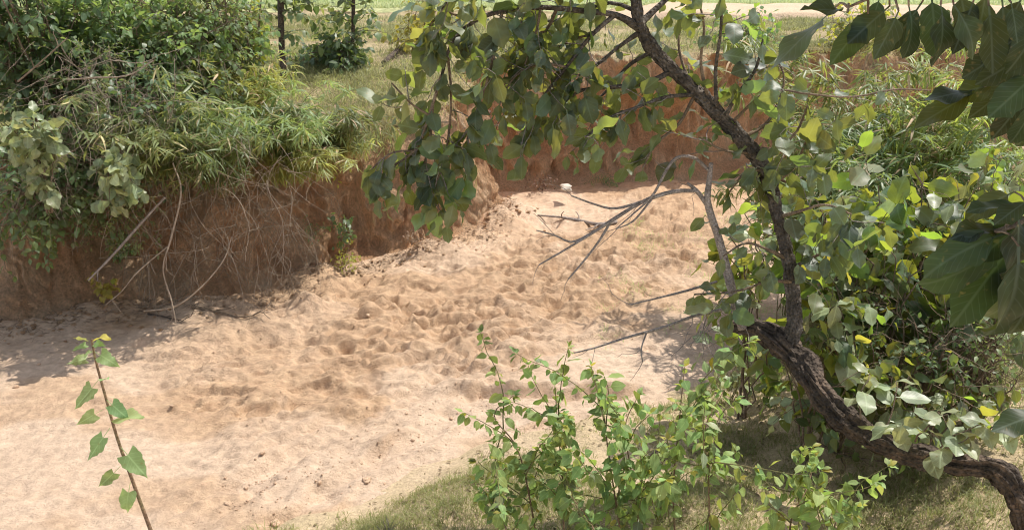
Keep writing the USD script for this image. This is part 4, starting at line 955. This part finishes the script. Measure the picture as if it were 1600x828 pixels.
LB = [  # name, label, category, crown px, py, y, radius px x, z, stems, twigs, kind, material, size, gap, root (px, y) or None, bare
    ('dark_tree', 'dense dark broad leaved tree filling the top left corner', 'tree', 40, 20, 9.9, 150, 130, 40, 14, 'ovate', 'left_leaf', .12, .05, None, 0, 4.6),
    ('feathery_tree', 'fine leaved light green tree along the top left', 'tree', 215, 20, 10.9, 160, 100, 46, 17, 'small', 'fine_leaf', .082, .026, None, 0, 0),
    ('twiggy_thicket', 'tangled thicket of bare arching twigs with few small leaves on the left bank', 'bush', 150, 160, 9.7, 140, 100, 30, 10, 'small', 'fine_leaf', .055, .035, None, .25, 0),
    ('broad_leaved_vine', 'pale broad leaved shrub hanging at the left edge of the picture', 'shrub', 25, 185, 8.3, 55, 60, 10, 7, 'broad', 'pale_leaf', .14, .07, None, 0, 0),
    ('hanging_shrub', 'broad leaved shrub hanging in front of the dark hollow', 'shrub', 182, 280, 8.45, 48, 42, 9, 6, 'broad', 'pale_leaf', .135, .07, (175, 225), 0, 0),
    ('edge_shrub', 'low shaded shrub at the left edge above the bare soil slope', 'shrub', 30, 335, 8.7, 70, 50, 9, 8, 'ovate', 'left_leaf', .085, .06, None, 0, 0),
    ('leafy_bush', 'light green small leaved bush between the feathery tree and the bamboo', 'bush', 270, 100, 10.7, 110, 85, 30, 13, 'ovate', 'left_leaf', .085, .04, None, 0, 0),
    ('shaded_bush', 'dark bush in the shade under the twiggy thicket', 'bush', 110, 235, 9.5, 120, 75, 24, 11, 'ovate', 'left_leaf', .085, .045, None, .1, 0),
    ('grey_green_bush', 'grey green bush right of the dark young trunk', 'bush', 520, 105, 14.5, 75, 60, 20, 11, 'ovate', 'left_leaf', .13, .07, None, 0, 0),
    ('yellow_green_shrub', 'yellow green shrub on the dry slope beside the hanging crown', 'shrub', 660, 35, 16.0, 50, 45, 9, 8, 'ovate', 'yellow_leaf', .12, .08, None, .1, 0),
    ('low_green_shrub', 'small yellow green shrub in the grass at the edge of the cut', 'shrub', 515, 245, 10.9, 35, 22, 7, 6, 'small', 'yellow_leaf', .07, .05, None, 0, 0),
    ('climbing_bush', 'leafy bush before the bare twigs, between pale vine and bamboo', 'bush', 225, 175, 9.4, 75, 55, 14, 9, 'ovate', 'left_leaf', .08, .05, None, .1, 0),
    ('hollow_shrub', 'dark leafy shrub over the hollow below the pale vine', 'shrub', 70, 315, 9.2, 90, 65, 16, 10, 'ovate', 'left_leaf', .085, .05, None, .1, 0),
    ('hollow_shrub', 'small leaved scrub in the dark hollow behind the leaning pole', 'shrub', 175, 345, 9.3, 70, 60, 12, 9, 'small', 'left_leaf', .06, .04, None, .2, 0),
    ('leafy_bush', 'bright small leaved bush at the top edge left of the thin saplings', 'bush', 310, 20, 11.3, 60, 60, 18, 11, 'small', 'fine_leaf', .08, .03, None, 0, 0),
    ('leafy_bush', 'dark green bush under the feathery tree at the far left', 'bush', 110, 110, 10.0, 110, 60, 20, 11, 'ovate', 'left_leaf', .095, .05, None, 0, 0),
    ('bank_bush', 'green bush on the lip of the far red cut, nearest the upright limb', 'bush', 1165, 52, 16.3, 60, 32, 10, 8, 'ovate', 'right_leaf', .12, .08, None, .1, 0),
    ('bank_bush', 'bush on the lip of the far cut behind the tallest bamboo', 'bush', 1350, 55, 16.2, 75, 36, 12, 8, 'ovate', 'right_leaf', .12, .08, None, .1, 0),
    ('bank_bush', 'bush on the lip of the far cut at the right, under the dark leaves', 'bush', 1495, 55, 16.2, 70, 36, 12, 8, 'ovate', 'fine_leaf', .12, .08, None, .1, 0),
    ('slope_bush', 'dusty bush left of the bamboo at the top of the bank', 'bush', 360, 60, 12.0, 62, 70, 16, 10, 'ovate', 'fine_leaf', .10, .055, None, 0, 0)]
for k, (nm, lab, cat, px, py, y, rx, rz, ns, nt, kd, m, size, gap, rt, bare, tall) in enumerate(LB):
    cen = at(px, py, y); rad = np.array([rpx(rx, y), min(.8, rpx(rx, y) * .7), rpx(rz, y)])
    root = at(rt[0], rt[1], y + .2) if rt else on(z_terr, cen + [0, .3, 0])
    if tall:
        cen = cen + [-.4, .3, .7]; rad = rad + [.4, .3, .9]
    bush(nm, lab, cat, root, cen, rad, ns, nt, kd, M[m], size, gap, M['twig'] if nm != 'twiggy_thicket' else M['drytwig'], None, 400 + k, .014, .35, (.25, .6), .06, bare=bare, parts=200, min_px=10) if nm not in ('broad_leaved_vine', 'hanging_shrub') else bush(nm, lab, cat, root, cen, rad * .8, ns, nt, kd, M[m], size, gap, M['twig'], None, 400 + k, .010, .5, (.08, .2), .06, bare=bare, jit=.6)


def young_tree(name, label, rows, m, leafspec, seed, group=None, from_top=.45):
    p, r = pxline(rows); root = np.array(on(z_terr, p[0])); p[0] = root - [0, 0, .05]
    b = Plant(name, label, 'tree', root, group, seed)
    q = spline(np.c_[p, r], 30)
    b.stem('trunk', q[:, :3], q[:, 3], m, 30, 8, .2)
    kd, lm, size, gap, nb, L = leafspec
    for k in range(nb):
        i = b.rng.integers(int(30 * from_top), 30)
        w = wander(b.rng, q[i, :3], np.r_[b.rng.normal(0, 1, 2), b.rng.uniform(0, .7)], L * b.rng.uniform(.5, 1.2), 8, .2)
        b.twig(w, .006, .002, m, 4, 'branches')
        b.along(w, kd, lm, size, gap, .25, .4)
    return b.finish(200, 10)


young_tree('young_tree', 'young tree with straight black trunk at the top of the bank', [(441, 110, 13.5, 11), (440, 60, 13.5, 10), (438, 0, 13.5, 10), (436, -60, 13.5, 8), (440, -120, 13.5, 4)], M['bark'], ('ovate', M['left_leaf'], .14, .07, 46, .75), 501, from_top=.30)
young_tree('young_tree', 'thin dark young tree with sparse leaf clusters, right of the black trunk', [(548, 140, 14.5, 6), (551, 70, 14.5, 6), (552, 10, 14.5, 6), (552, -60, 14.5, 3)], M['bark'], ('ovate', M['left_leaf'], .14, .07, 40, .6), 502, from_top=.12)
for k, (a, b_, c_, e, y) in enumerate([(352, 120, 350, -20, 11.5), (366, 130, 372, -20, 11.7), (342, 120, 338, 0, 11.9), (384, 110, 392, 5, 12.0), (402, 100, 408, 0, 12.2)]):
    young_tree('thin_sapling', ['leftmost thin sapling with a pale bare stem', 'tallest thin sapling beside the pale bare stem', 'short thin sapling left behind the others', 'slender yellow green sapling in the middle of its row', 'thin sapling closest to the black trunk'][k], [(a, b_, y, 4), (a + 3, (b_ + e) / 2, y, 3.5), (c_, e, y, 2)], M['twig'], ('ovate', M['yellow_leaf'] if k % 2 else M['fine_leaf'], .085, .06, 12, .4), 510 + k, 'thin saplings at the top of the bank', .3)


# dead brush and roots hanging over the cut
def tangle(label, pxs, pys, y, n, m, seed, fall=.5, L=(.5, 1.3), name='hanging_dead_brush'):
    cx, cy = np.mean(pxs), pys[0]
    b = Plant(name, label, 'dead branches', at(cx, cy, y), 'dead brush hanging over the cut', seed)
    for k in range(int(n * 1.5)):
        s0 = at(b.rng.uniform(*pxs), b.rng.uniform(*pys), y + b.rng.normal(0, .12))
        w = wander(b.rng, s0, np.r_[b.rng.normal(0, .9), b.rng.normal(-.15, .3), -b.rng.uniform(.1, 1.4)], b.rng.uniform(*L), 12, .17, fall * .12)
        r0 = b.rng.uniform(.0012, .0042)
        if r0 > .0036:
            b.stem('branch', w, np.linspace(r0, r0 * .4, 12), m, 14, 5, .1)
        else:
            b.twig(w, r0, r0 * .4, m, 4)
        for j in range(3):
            q = w[b.rng.integers(2, 11)]
            b.twig(wander(b.rng, q, b.rng.normal(0, 1, 3), b.rng.uniform(.08, .45), 6, .3), r0 * .6, r0 * .25, m, 3)
    return b.finish()


tangle('pale tangled dead twigs hanging over the red earth in the middle of the left bank', (215, 470), (205, 400), 9.2, 70, M['drytwig'], 601)
tangle('thin dead twigs drooping in the dark hollow at the left', (70, 230), (120, 300), 8.95, 55, M['drytwig'], 602)
tangle('dead root tangle reaching down to the sand below the bamboo', (330, 450), (260, 400), 9.5, 38, M['twig'], 603, .6, (.35, .9))
tangle('arching pale bare twigs in front of the leaves at the upper left', (50, 350), (50, 220), 8.95, 22, M['drytwig'], 605, .15, (.4, 1.1))
tangle('bare shoots hanging at the far left above the soil slope', (0, 90), (230, 340), 8.7, 22, M['drytwig'], 604, .4, (.4, .9))


def single(name, label, cat, rows, m, seed, group=None, twigs=3, rough=.2, sides=8):
    p, r = pxline(rows)
    b = Plant(name, label, cat, p[0], group, seed)
    b.stem('stem', p, r * .62, m, max(10, 5 * len(p)), sides, rough)
    for k in range(twigs):
        i = b.rng.integers(1, len(p)); d = unit(p[i] - p[i - 1])
        w = wander(b.rng, p[i] * .6 + p[i - 1] * .4, d + b.rng.normal(0, .6, 3), .12 * np.linalg.norm(p[-1] - p[0]) + .08, 5, .25)
        b.twig(w, r.min() * .6, r.min() * .3, m, 4)
    return b.finish()


single('leaning_pole', 'long thin mossy pole leaning across the dark hollow', 'stick', [(258, 308, 8.95, 6), (215, 355, 8.9, 7), (175, 400, 8.85, 7), (138, 438, 8.8, 5)], M['dead'], 620, twigs=1)
single('arching_cane', 'pale arching dead cane coming down to the sand under the twigs', 'stick', [(270, 255, 8.9, 4), (283, 300, 8.8, 5), (268, 370, 8.75, 5), (255, 420, 8.7, 4), (268, 470, 8.6, 4), (275, 505, 8.5, 2)], M['drytwig'], 621)
single('arching_cane', 'dead cane curving up from the sand towards the right', 'stick', [(225, 486, 8.75, 4), (275, 478, 8.7, 4.5), (318, 445, 8.75, 4), (350, 405, 8.8, 3.5), (362, 370, 8.9, 2)], M['drytwig'], 622)
single('arching_cane', 'dead cane slanting down left across the shaded foot of the bank', 'stick', [(262, 385, 8.8, 4), (215, 425, 8.7, 4), (190, 455, 8.6, 3), (165, 476, 8.5, 2)], M['drytwig'], 623)
single('bare_branch', 'long pale bare branch lying level across the left growth', 'stick', [(105, 125, 8.8, 4), (150, 122, 8.8, 4), (200, 118, 8.8, 3.5), (240, 95, 8.9, 2)], M['drytwig'], 624)
single('bare_branch', 'dark bare stem slanting up at the far left in front of the leaves', 'stick', [(28, 128, 8.7, 5), (70, 92, 8.7, 4), (105, 60, 8.8, 3), (20, 30, 8.9, 2)][:3], M['twig'], 625)


def lying(name, label, pxs, w, m, seed, zf=z_sand, lift=.012, **kw):
    p = np.array([hits(a, b_, zf) for a, b_ in pxs]); r = np.linspace(w, w * .4, len(p))
    p[:, 2] = [float(zf(q[0], q[1])) for q in p]; p[:, 2] += lift
    b = Plant(name, label, 'stick', p[0], None, seed)
    b.stem('stem', p, r, m, 24, 8, .25)
    for k in range(kw.get('twigs', 3)):
        i = b.rng.integers(1, len(p)); b.twig(wander(b.rng, p[i], unit(np.r_[(p[i] - p[i - 1])[:2], .1]) + b.rng.normal(0, .4, 3) * [1, 1, .3], .3, 6, .2), w * .4, w * .15, m, 5)
    return b.finish()


lying('driftwood_branch', 'crooked grey driftwood branch lying on the sand below the far cut', [(962, 348), (935, 352), (905, 346), (880, 342), (840, 338)], .035, M['dead'], 630)
lying('fallen_stick', 'dark fallen stick at the edge of the sand under the left bank', [(300, 482), (335, 488), (370, 497), (395, 495)], .02, M['twig'], 631)
lying('fallen_stick', 'dark twig on the sand beside the canes at the left', [(232, 492), (260, 498), (285, 503)], .014, M['bark'], 632)
lying('fallen_stick', 'short stick lying on the soil slope at the left edge', [(0, 505), (12, 494), (20, 486)], .015, M['twig'], 633, twigs=0)
lying('fallen_branch', 'dark fallen branch in the shaded grass under the trunk', [(1270, 690), (1310, 712), (1350, 722), (1420, 728)], .012, M['twig'], 634, z_near)
lying('fallen_branch', 'broken pale branch in the grass behind the foreground shrubs', [(985, 738), (1010, 718), (1032, 702)], .010, M['drytwig'], 635, z_near)
lying('dead_limb', 'dark dead limb lying on the dry slope by the yellow green shrub', [(600, 105), (618, 88), (640, 68), (660, 60)], .05, M['bark'], 636, z_terr, .06)
lying('fallen_stick', 'dark stick on the grass below the track beside the hanging crown', [(612, 70), (635, 60), (655, 52)], .03, M['bark'], 637, z_terr, .04)

# small plants at the foot of the cut and on it
def footplant(label, px, py, zz, kd, m, size, h, w, seed, n=7, name='small_plant', cat='plant', gap=.05):
    g = atz(px, py, zz); i = np.argmin(np.hypot(foot_c[:, 0] - g[0], foot_c[:, 1] - g[1]) + (5 if px > 780 else 0) * (foot_c[:, 1] < 13.3)); g = np.array([foot_c[i, 0] - nor[i, 0] * .06, foot_c[i, 1] - nor[i, 1] * .06, zz])
    if zz > .3:
        j = np.argmin(np.abs(RIB[i, :, 2] - zz)); g = RIB[i, j] - np.r_[nor[i] * .02, 0]
    bush(name, label, cat, g, g - np.r_[nor[i] * .12, 0] + [0, 0, h * .6], (w, w * .7, h * .5), n, 4, kd, m, size, gap, M['drytwig'], None, seed, .004, .3, (.06, .18))


footplant('small pale green plant at the foot of the cut in the middle', 535, 420, .12, 'small', M['yellow_leaf'], .05, .35, .16, 640, 9)
footplant('small dark leafy creeper in the dark notch of the cut', 558, 405, .35, 'ovate', M['left_leaf'], .075, .6, .12, 641, 7)
footplant('small yellow leaved plant at the foot of the dark hollow', 150, 445, .3, 'ovate', M['yellow_leaf'], .08, .2, .1, 642, 5)
footplant('small green plant climbing below the hanging shrub', 185, 410, .5, 'ovate', M['left_leaf'], .09, .4, .12, 643, 6)
footplant('grey dry tuft low on the cut right of the dark notch', 655, 385, .3, 'small', M['litter'], .04, .2, .15, 644, 9)
footplant('grey weed low on the cut left of the dark notch', 500, 380, .5, 'small', M['left_leaf'], .035, .2, .14, 645, 9)
footplant('dry brown plant hanging on the far cut in the recess', 965, 250, 1.1, 'small', M['litter'], .07, .7, .18, 646, 9)
footplant('dry withered plant on the far cut beside the upright limb', 1035, 225, 1.2, 'small', M['litter'], .07, .8, .2, 647, 9)
footplant('tuft of fresh grass at the foot of the far cut', 950, 292, .1, 'narrow', M['grass'], .12, .15, .3, 648, 9)
footplant('little heap of dry brush at the foot of the far cut', 850, 300, .15, 'small', M['litter'], .05, .2, .25, 649, 10)
footplant('small green weed at the edge of the sand left of the dead stem', 1092, 380, .02, 'small', M['fine_leaf'], .05, .2, .2, 650, 8) if False else None

# far shrubs beyond the track
for k, (px, py, y, rx, rz, lab) in enumerate([(1215, 8, 31, 40, 16, 'green bush in the field beyond the track at the right'), (840, 2, 34, 70, 14, 'dark hedge bush far beyond the track behind the crown'), (1030, -2, 40, 60, 14, 'distant field bush behind the upper limb')]):
    cen = at(px, py, y); bush('field_bush', lab, 'bush', on(lambda a, b: z_terr(a, b) + .1, cen), cen, (rpx(rx, y), .8, rpx(rz, y)), 14, 12, 'ovate', M['left_leaf'], .16, .09, M['twig'], 'bushes in the field', 660 + k, .02, .3, (.3, .6), parts=0)

# ------------------------------------------------------------------ grass
def stuff(name, label, cat, v, f, m):
    tag(put_mesh('/World/' + name, v, f, m), label, cat, kind='stuff')


def tufts(rng, pts, zf, per, h, w, lean, sp):
    n = len(pts); c_ = np.repeat(pts, per, 0) + rng.normal(0, sp, (n * per, 2))
    b = np.c_[c_, zf(c_[:, 0], c_[:, 1]) - .01]
    k = np.repeat(rng.uniform(.55, 1.35, n), per)
    return blades(b, rng.uniform(*h, n * per) * k, rng.uniform(*w, n * per), rng.uniform(*lean, n * per), rng)


rng = np.random.default_rng(700)
q = np.c_[rng.uniform(-2.6, 4.8, 46000), rng.uniform(2.8, 8.6, 46000)]
zn = z_near(q[:, 0], q[:, 1]); dens = fbm(np.c_[q * 1.3, q[:, :1] * 0], 4, 71)
px, py, dz = project(np.c_[q, zn])
q = q[(px > 250) & (px < 1640) & (py < 860) & (zn > .0) & (rng.uniform(0, 1, len(q)) < np.clip(sm(.0, .40, zn) * (.05 + .18 * (q[:, 0] > 1.0) + 1.3 * sm(.47, .62, dens)), 0, 1))]
v, f = tufts(rng, q, z_near, 6, (.02, .09), (.003, .007), (.3, 1.3), .022)
qb = q[rng.uniform(0, 1, len(q)) < .02]
v2, f2 = tufts(rng, qb, z_near, 22, (.05, .15), (.003, .007), (.3, 1.3), .03)
v, f = np.vstack([v, v2]), np.vstack([f, f2 + len(v)])
stuff('near_grass', 'short sparse green grass on the near bank around the foreground shrubs', 'grass', v, f, M['grass'])
q2 = q[rng.uniform(0, 1, len(q)) < .28]
v, f = tufts(rng, q2 + rng.normal(0, .03, q2.shape), z_near, 4, (.03, .12), (.0025, .005), (.7, 1.6), .03)
stuff('near_dry_grass', 'dry straw coloured grass blades among the green on the near bank', 'grass', v, f, M['straw'])
q = np.c_[rng.uniform(-13, 12, 80000), rng.uniform(8.6, 20.9, 80000)]
q = q[shapely.contains_xy(Polygon(np.vstack([c + nor * (run * .8)[:, None], [[60, 17], [120, 200], [-120, 200], [-120, 5]]])).buffer(0), q[:, 0], q[:, 1])]
dens = fbm(np.c_[q * .9, q[:, :1] * 0], 4, 72)
q = q[rng.uniform(0, 1, len(q)) < .1 + .9 * sm(.36, .6, dens)]
zt_ = lambda x, y: z_terr(x, y) + .04
v, f = tufts(rng, q, zt_, 5, (.04, .18), (.006, .012), (.4, 1.5), .05)
stuff('slope_grass', 'dry yellowish grass on the slope above the cut bank', 'grass', v, f, M['dry_grass'])
g3 = q[(rng.uniform(0, 1, len(q)) < .6)]
v, f = tufts(rng, g3, zt_, 6, (.03, .10), (.004, .008), (.5, 1.4), .07)
stuff('slope_green_grass', 'thin green grass growing among the dry grass above the cut', 'grass', v, f, M['grass'])
q = np.c_[rng.uniform(-16, 22, 26000), 23.2 + 20 * rng.uniform(0, 1, 26000) ** 1.6]
v, f = tufts(rng, q, lambda x, y: z_terr(x, y) + .11, 4, (.06, .2), (.012, .03), (.3, 1.0), .12)
stuff('field_grass', 'green grass of the field beyond the track', 'grass', v, f, M['field'])
# straw and roots hanging over the lip
k = rng.integers(60, NU - 150, 5200); k[:2400] = rng.choice(np.where((pxu > 600) & (c[:, 1] < 13.4) & (pxu < 790))[0], 2400); jv = rng.integers(70, 92, 5200); jv[:2400] = rng.integers(30, 92, 2400)
b_ = RIB[k, jv] - np.c_[nor[k] * .03, np.zeros(5200)]
v, f = blades(b_, rng.uniform(.06, .34, 5200) * sm(.35, .6, noise(np.c_[k / 40., k * 0, k * 0], 5)), rng.uniform(.003, .007, 5200), rng.uniform(.05, .35, 5200), rng, down=1)
stuff('hanging_roots', 'fine straw and roots hanging down the top of the cut bank', 'roots', v, f, M['straw'])
k = rng.integers(60, NU - 100, 16000); jv = rng.integers(78, 102, 16000)
k[:5000] = rng.choice(np.where((pxu > 400) & (c[:, 1] < 13) & (pxu < 720))[0], 5000)
v, f = blades(RIB[k, jv], rng.uniform(.04, .15, 16000) * np.where(np.arange(16000) < 5000, 1.5, 1), rng.uniform(.004, .009, 16000), rng.uniform(.4, 1.4, 16000), rng)
stuff('lip_grass', 'grass fringing the edge of the cut bank', 'grass', v, f, M['dry_grass'])
# sparse green sprigs on the right of the sand
q = np.array([atz(a, b_, 0)[:2] for a, b_ in zip(rng.uniform(940, 1300, 420), rng.uniform(330, 560, 420))]); q = q[fbm(np.c_[q * 1.5, q[:, :1] * 0], 3, 9) > .5]
v, f = tufts(rng, q, z_sand, 9, (.03, .13), (.003, .006), (.5, 1.4), .06)
stuff('sand_sprigs', 'sparse green sprigs growing in the sand left of the dead stem', 'grass', v, f, M['grass'])

# dead leaves and straw litter
n = 2600
q = np.c_[rng.uniform(-2.2, 4.6, n), rng.uniform(3.2, 7.8, n)]; zq = z_near(q[:, 0], q[:, 1]); q, zq = q[zq > .02], zq[zq > .02]
H = Heap()
for (x, y), z in zip(q, zq):
    V_, F_, U_, N_ = KINDS['small'][rng.integers(8)]
    a = rng.uniform(0, 6.28); s = rng.uniform(.015, .06); R = np.array([[math.cos(a), -math.sin(a), 0], [math.sin(a), math.cos(a), 0], [0, 0, 1]])
    H.add((V_ * [1, 1, .6]) @ R.T * s + [x, y, z + .008], F_)
v, f, _ = H.get(); stuff('leaf_litter', 'brown dead leaf bits scattered on the near bank', 'litter', v, f, M['litter'])
n = 2200
kk = rng.integers(80, 640, n); bb = np.array([foot_c[i] - nor[i] * abs(rng.normal(0, .18)) for i in kk]); H = Heap()
for x, y in bb:
    a = rng.uniform(0, 6.28); L = rng.uniform(.02, .10); z = z_sand(x, y) + .008
    H.add(*tube(np.array([[x, y, z], [x + math.cos(a) * L, y + math.sin(a) * L, z + rng.uniform(0, .03)]]), .0022, 3, cap=False))
v, f, _ = H.get(); stuff('twig_litter', 'bits of twig and bark strewn along the foot of the left bank', 'litter', v, f, M['twig'])


# ------------------------------------------------------------------ stones and clods
def lump(rng, r, flat=.6):
    import trimesh
    m = trimesh.creation.icosphere(2 if r > .03 else 1); v = np.array(m.vertices)
    k = int(rng.integers(1e6))
    v = v * (1 + 1.5 * (fbm(v * 1.6 + k % 97, 3, k)[:, None] - .5)) * [1, rng.uniform(.7, 1), flat] * r
    a = rng.uniform(0, 6.28)
    return np.stack([v[:, 0] * math.cos(a) - v[:, 1] * math.sin(a), v[:, 0] * math.sin(a) + v[:, 1] * math.cos(a), v[:, 2]], 1), np.array(m.faces)


def rock(name, label, cat, p, r, m, group=None, flat=.6):
    v, f = lump(rng, r, flat)
    path = numbered('/World', name); pr = put_mesh(path, v, f, m)
    UsdGeom.Xformable(pr).AddTranslateOp().Set(Gf.Vec3d(*map(float, p)))
    tag(pr, label, cat, group)


g = atz(884, 291, .30)
rock('pale_stone', 'pale round stone lying at the foot of the far cut', 'stone', [g[0], g[1] - .1, .30], .09, M['stone'])
CL = [(572, 752, .055, 'largest sand clod near the bottom, at the edge of the grass'), (410, 712, .04, 'sand clod beside the low ridge left of the bottom middle'), (575, 497, .05, 'clod on the slumped cone of sand'), (645, 690, .03, 'clod at the end of the small ledge above the grass edge'),
      (635, 648, .032, 'clod above the small ledge in the lower middle'), (385, 765, .03, 'small clod at the lower left on the ridge'), (500, 760, .03, 'clod left of the largest one'), (60, 570, .04, 'dark clod in the shaded sand at the left'), (25, 606, .05, 'dark lump in the shaded sand at the left edge'),
      (268, 634, .03, 'lone clod on the open sand right of the seedling'), (355, 790, .05, 'crumbly clod at the bottom edge on the left'), (430, 822, .06, 'clod at the bottom edge where grass begins'), (705, 655, .03, 'clod under the ledge left of the arching shrub'), (545, 635, .022, 'tiny clod in the middle of the open sand')]
for a, b_, r, lab in CL:
    r *= .6; g = hits(a, b_, z_sand); rock('sand_clod', lab, 'clod', [g[0], g[1], z_sand(g[0], g[1]) + r * .2], r, M['clod'], 'clods on the sand')
H = Heap()
for k in range(900):
    a, b_ = rng.uniform(330, 1080), rng.uniform(440, 815)
    if k % 3 == 0:
        t = rng.uniform(0, 1); a, b_ = 340 + 420 * t + rng.normal(0, 25), 800 - 190 * t + rng.normal(0, 22)
    g = atz(a, b_, 0); r = rng.uniform(.003, .014) * rng.uniform(.4, 1)
    v, f = lump(rng, r); H.add(v + [g[0], g[1], z_sand(g[0], g[1]) + r * .3], f)
v, f, _ = H.get(); stuff('sand_crumbs', 'crumbs of sand and grit scattered over the riverbed', 'grit', v, f, M['clod'])
k = rng.integers(100, 700, 900); H = Heap()
for i in k:
    o = abs(rng.normal(0, .25)); x, y = foot_c[i] - nor[i] * o; r = rng.uniform(.008, .035) * rng.uniform(.4, 1)
    v, f = lump(rng, r); H.add(v + [x, y, z_sand(x, y) + r * .2], f)
v, f, _ = H.get(); stuff('fallen_earth', 'crumbled red earth along the foot of the cut bank', 'earth', v, f, M['cliff'])
g = hits(607, 835, z_near); g = np.array(g)
tuft = Plant('dead_tuft', 'grey dry tuft of stalks at the bottom edge in the grass', 'plant', g, None, 801)
for k in range(22):
    tuft.twig(wander(tuft.rng, g + tuft.rng.normal(0, .015, 3) * [1, 1, 0], np.r_[tuft.rng.normal(0, .35, 2), 1], tuft.rng.uniform(.07, .14), 5, .12), .0022, .0008, M['dead'], 3)
tuft.finish()
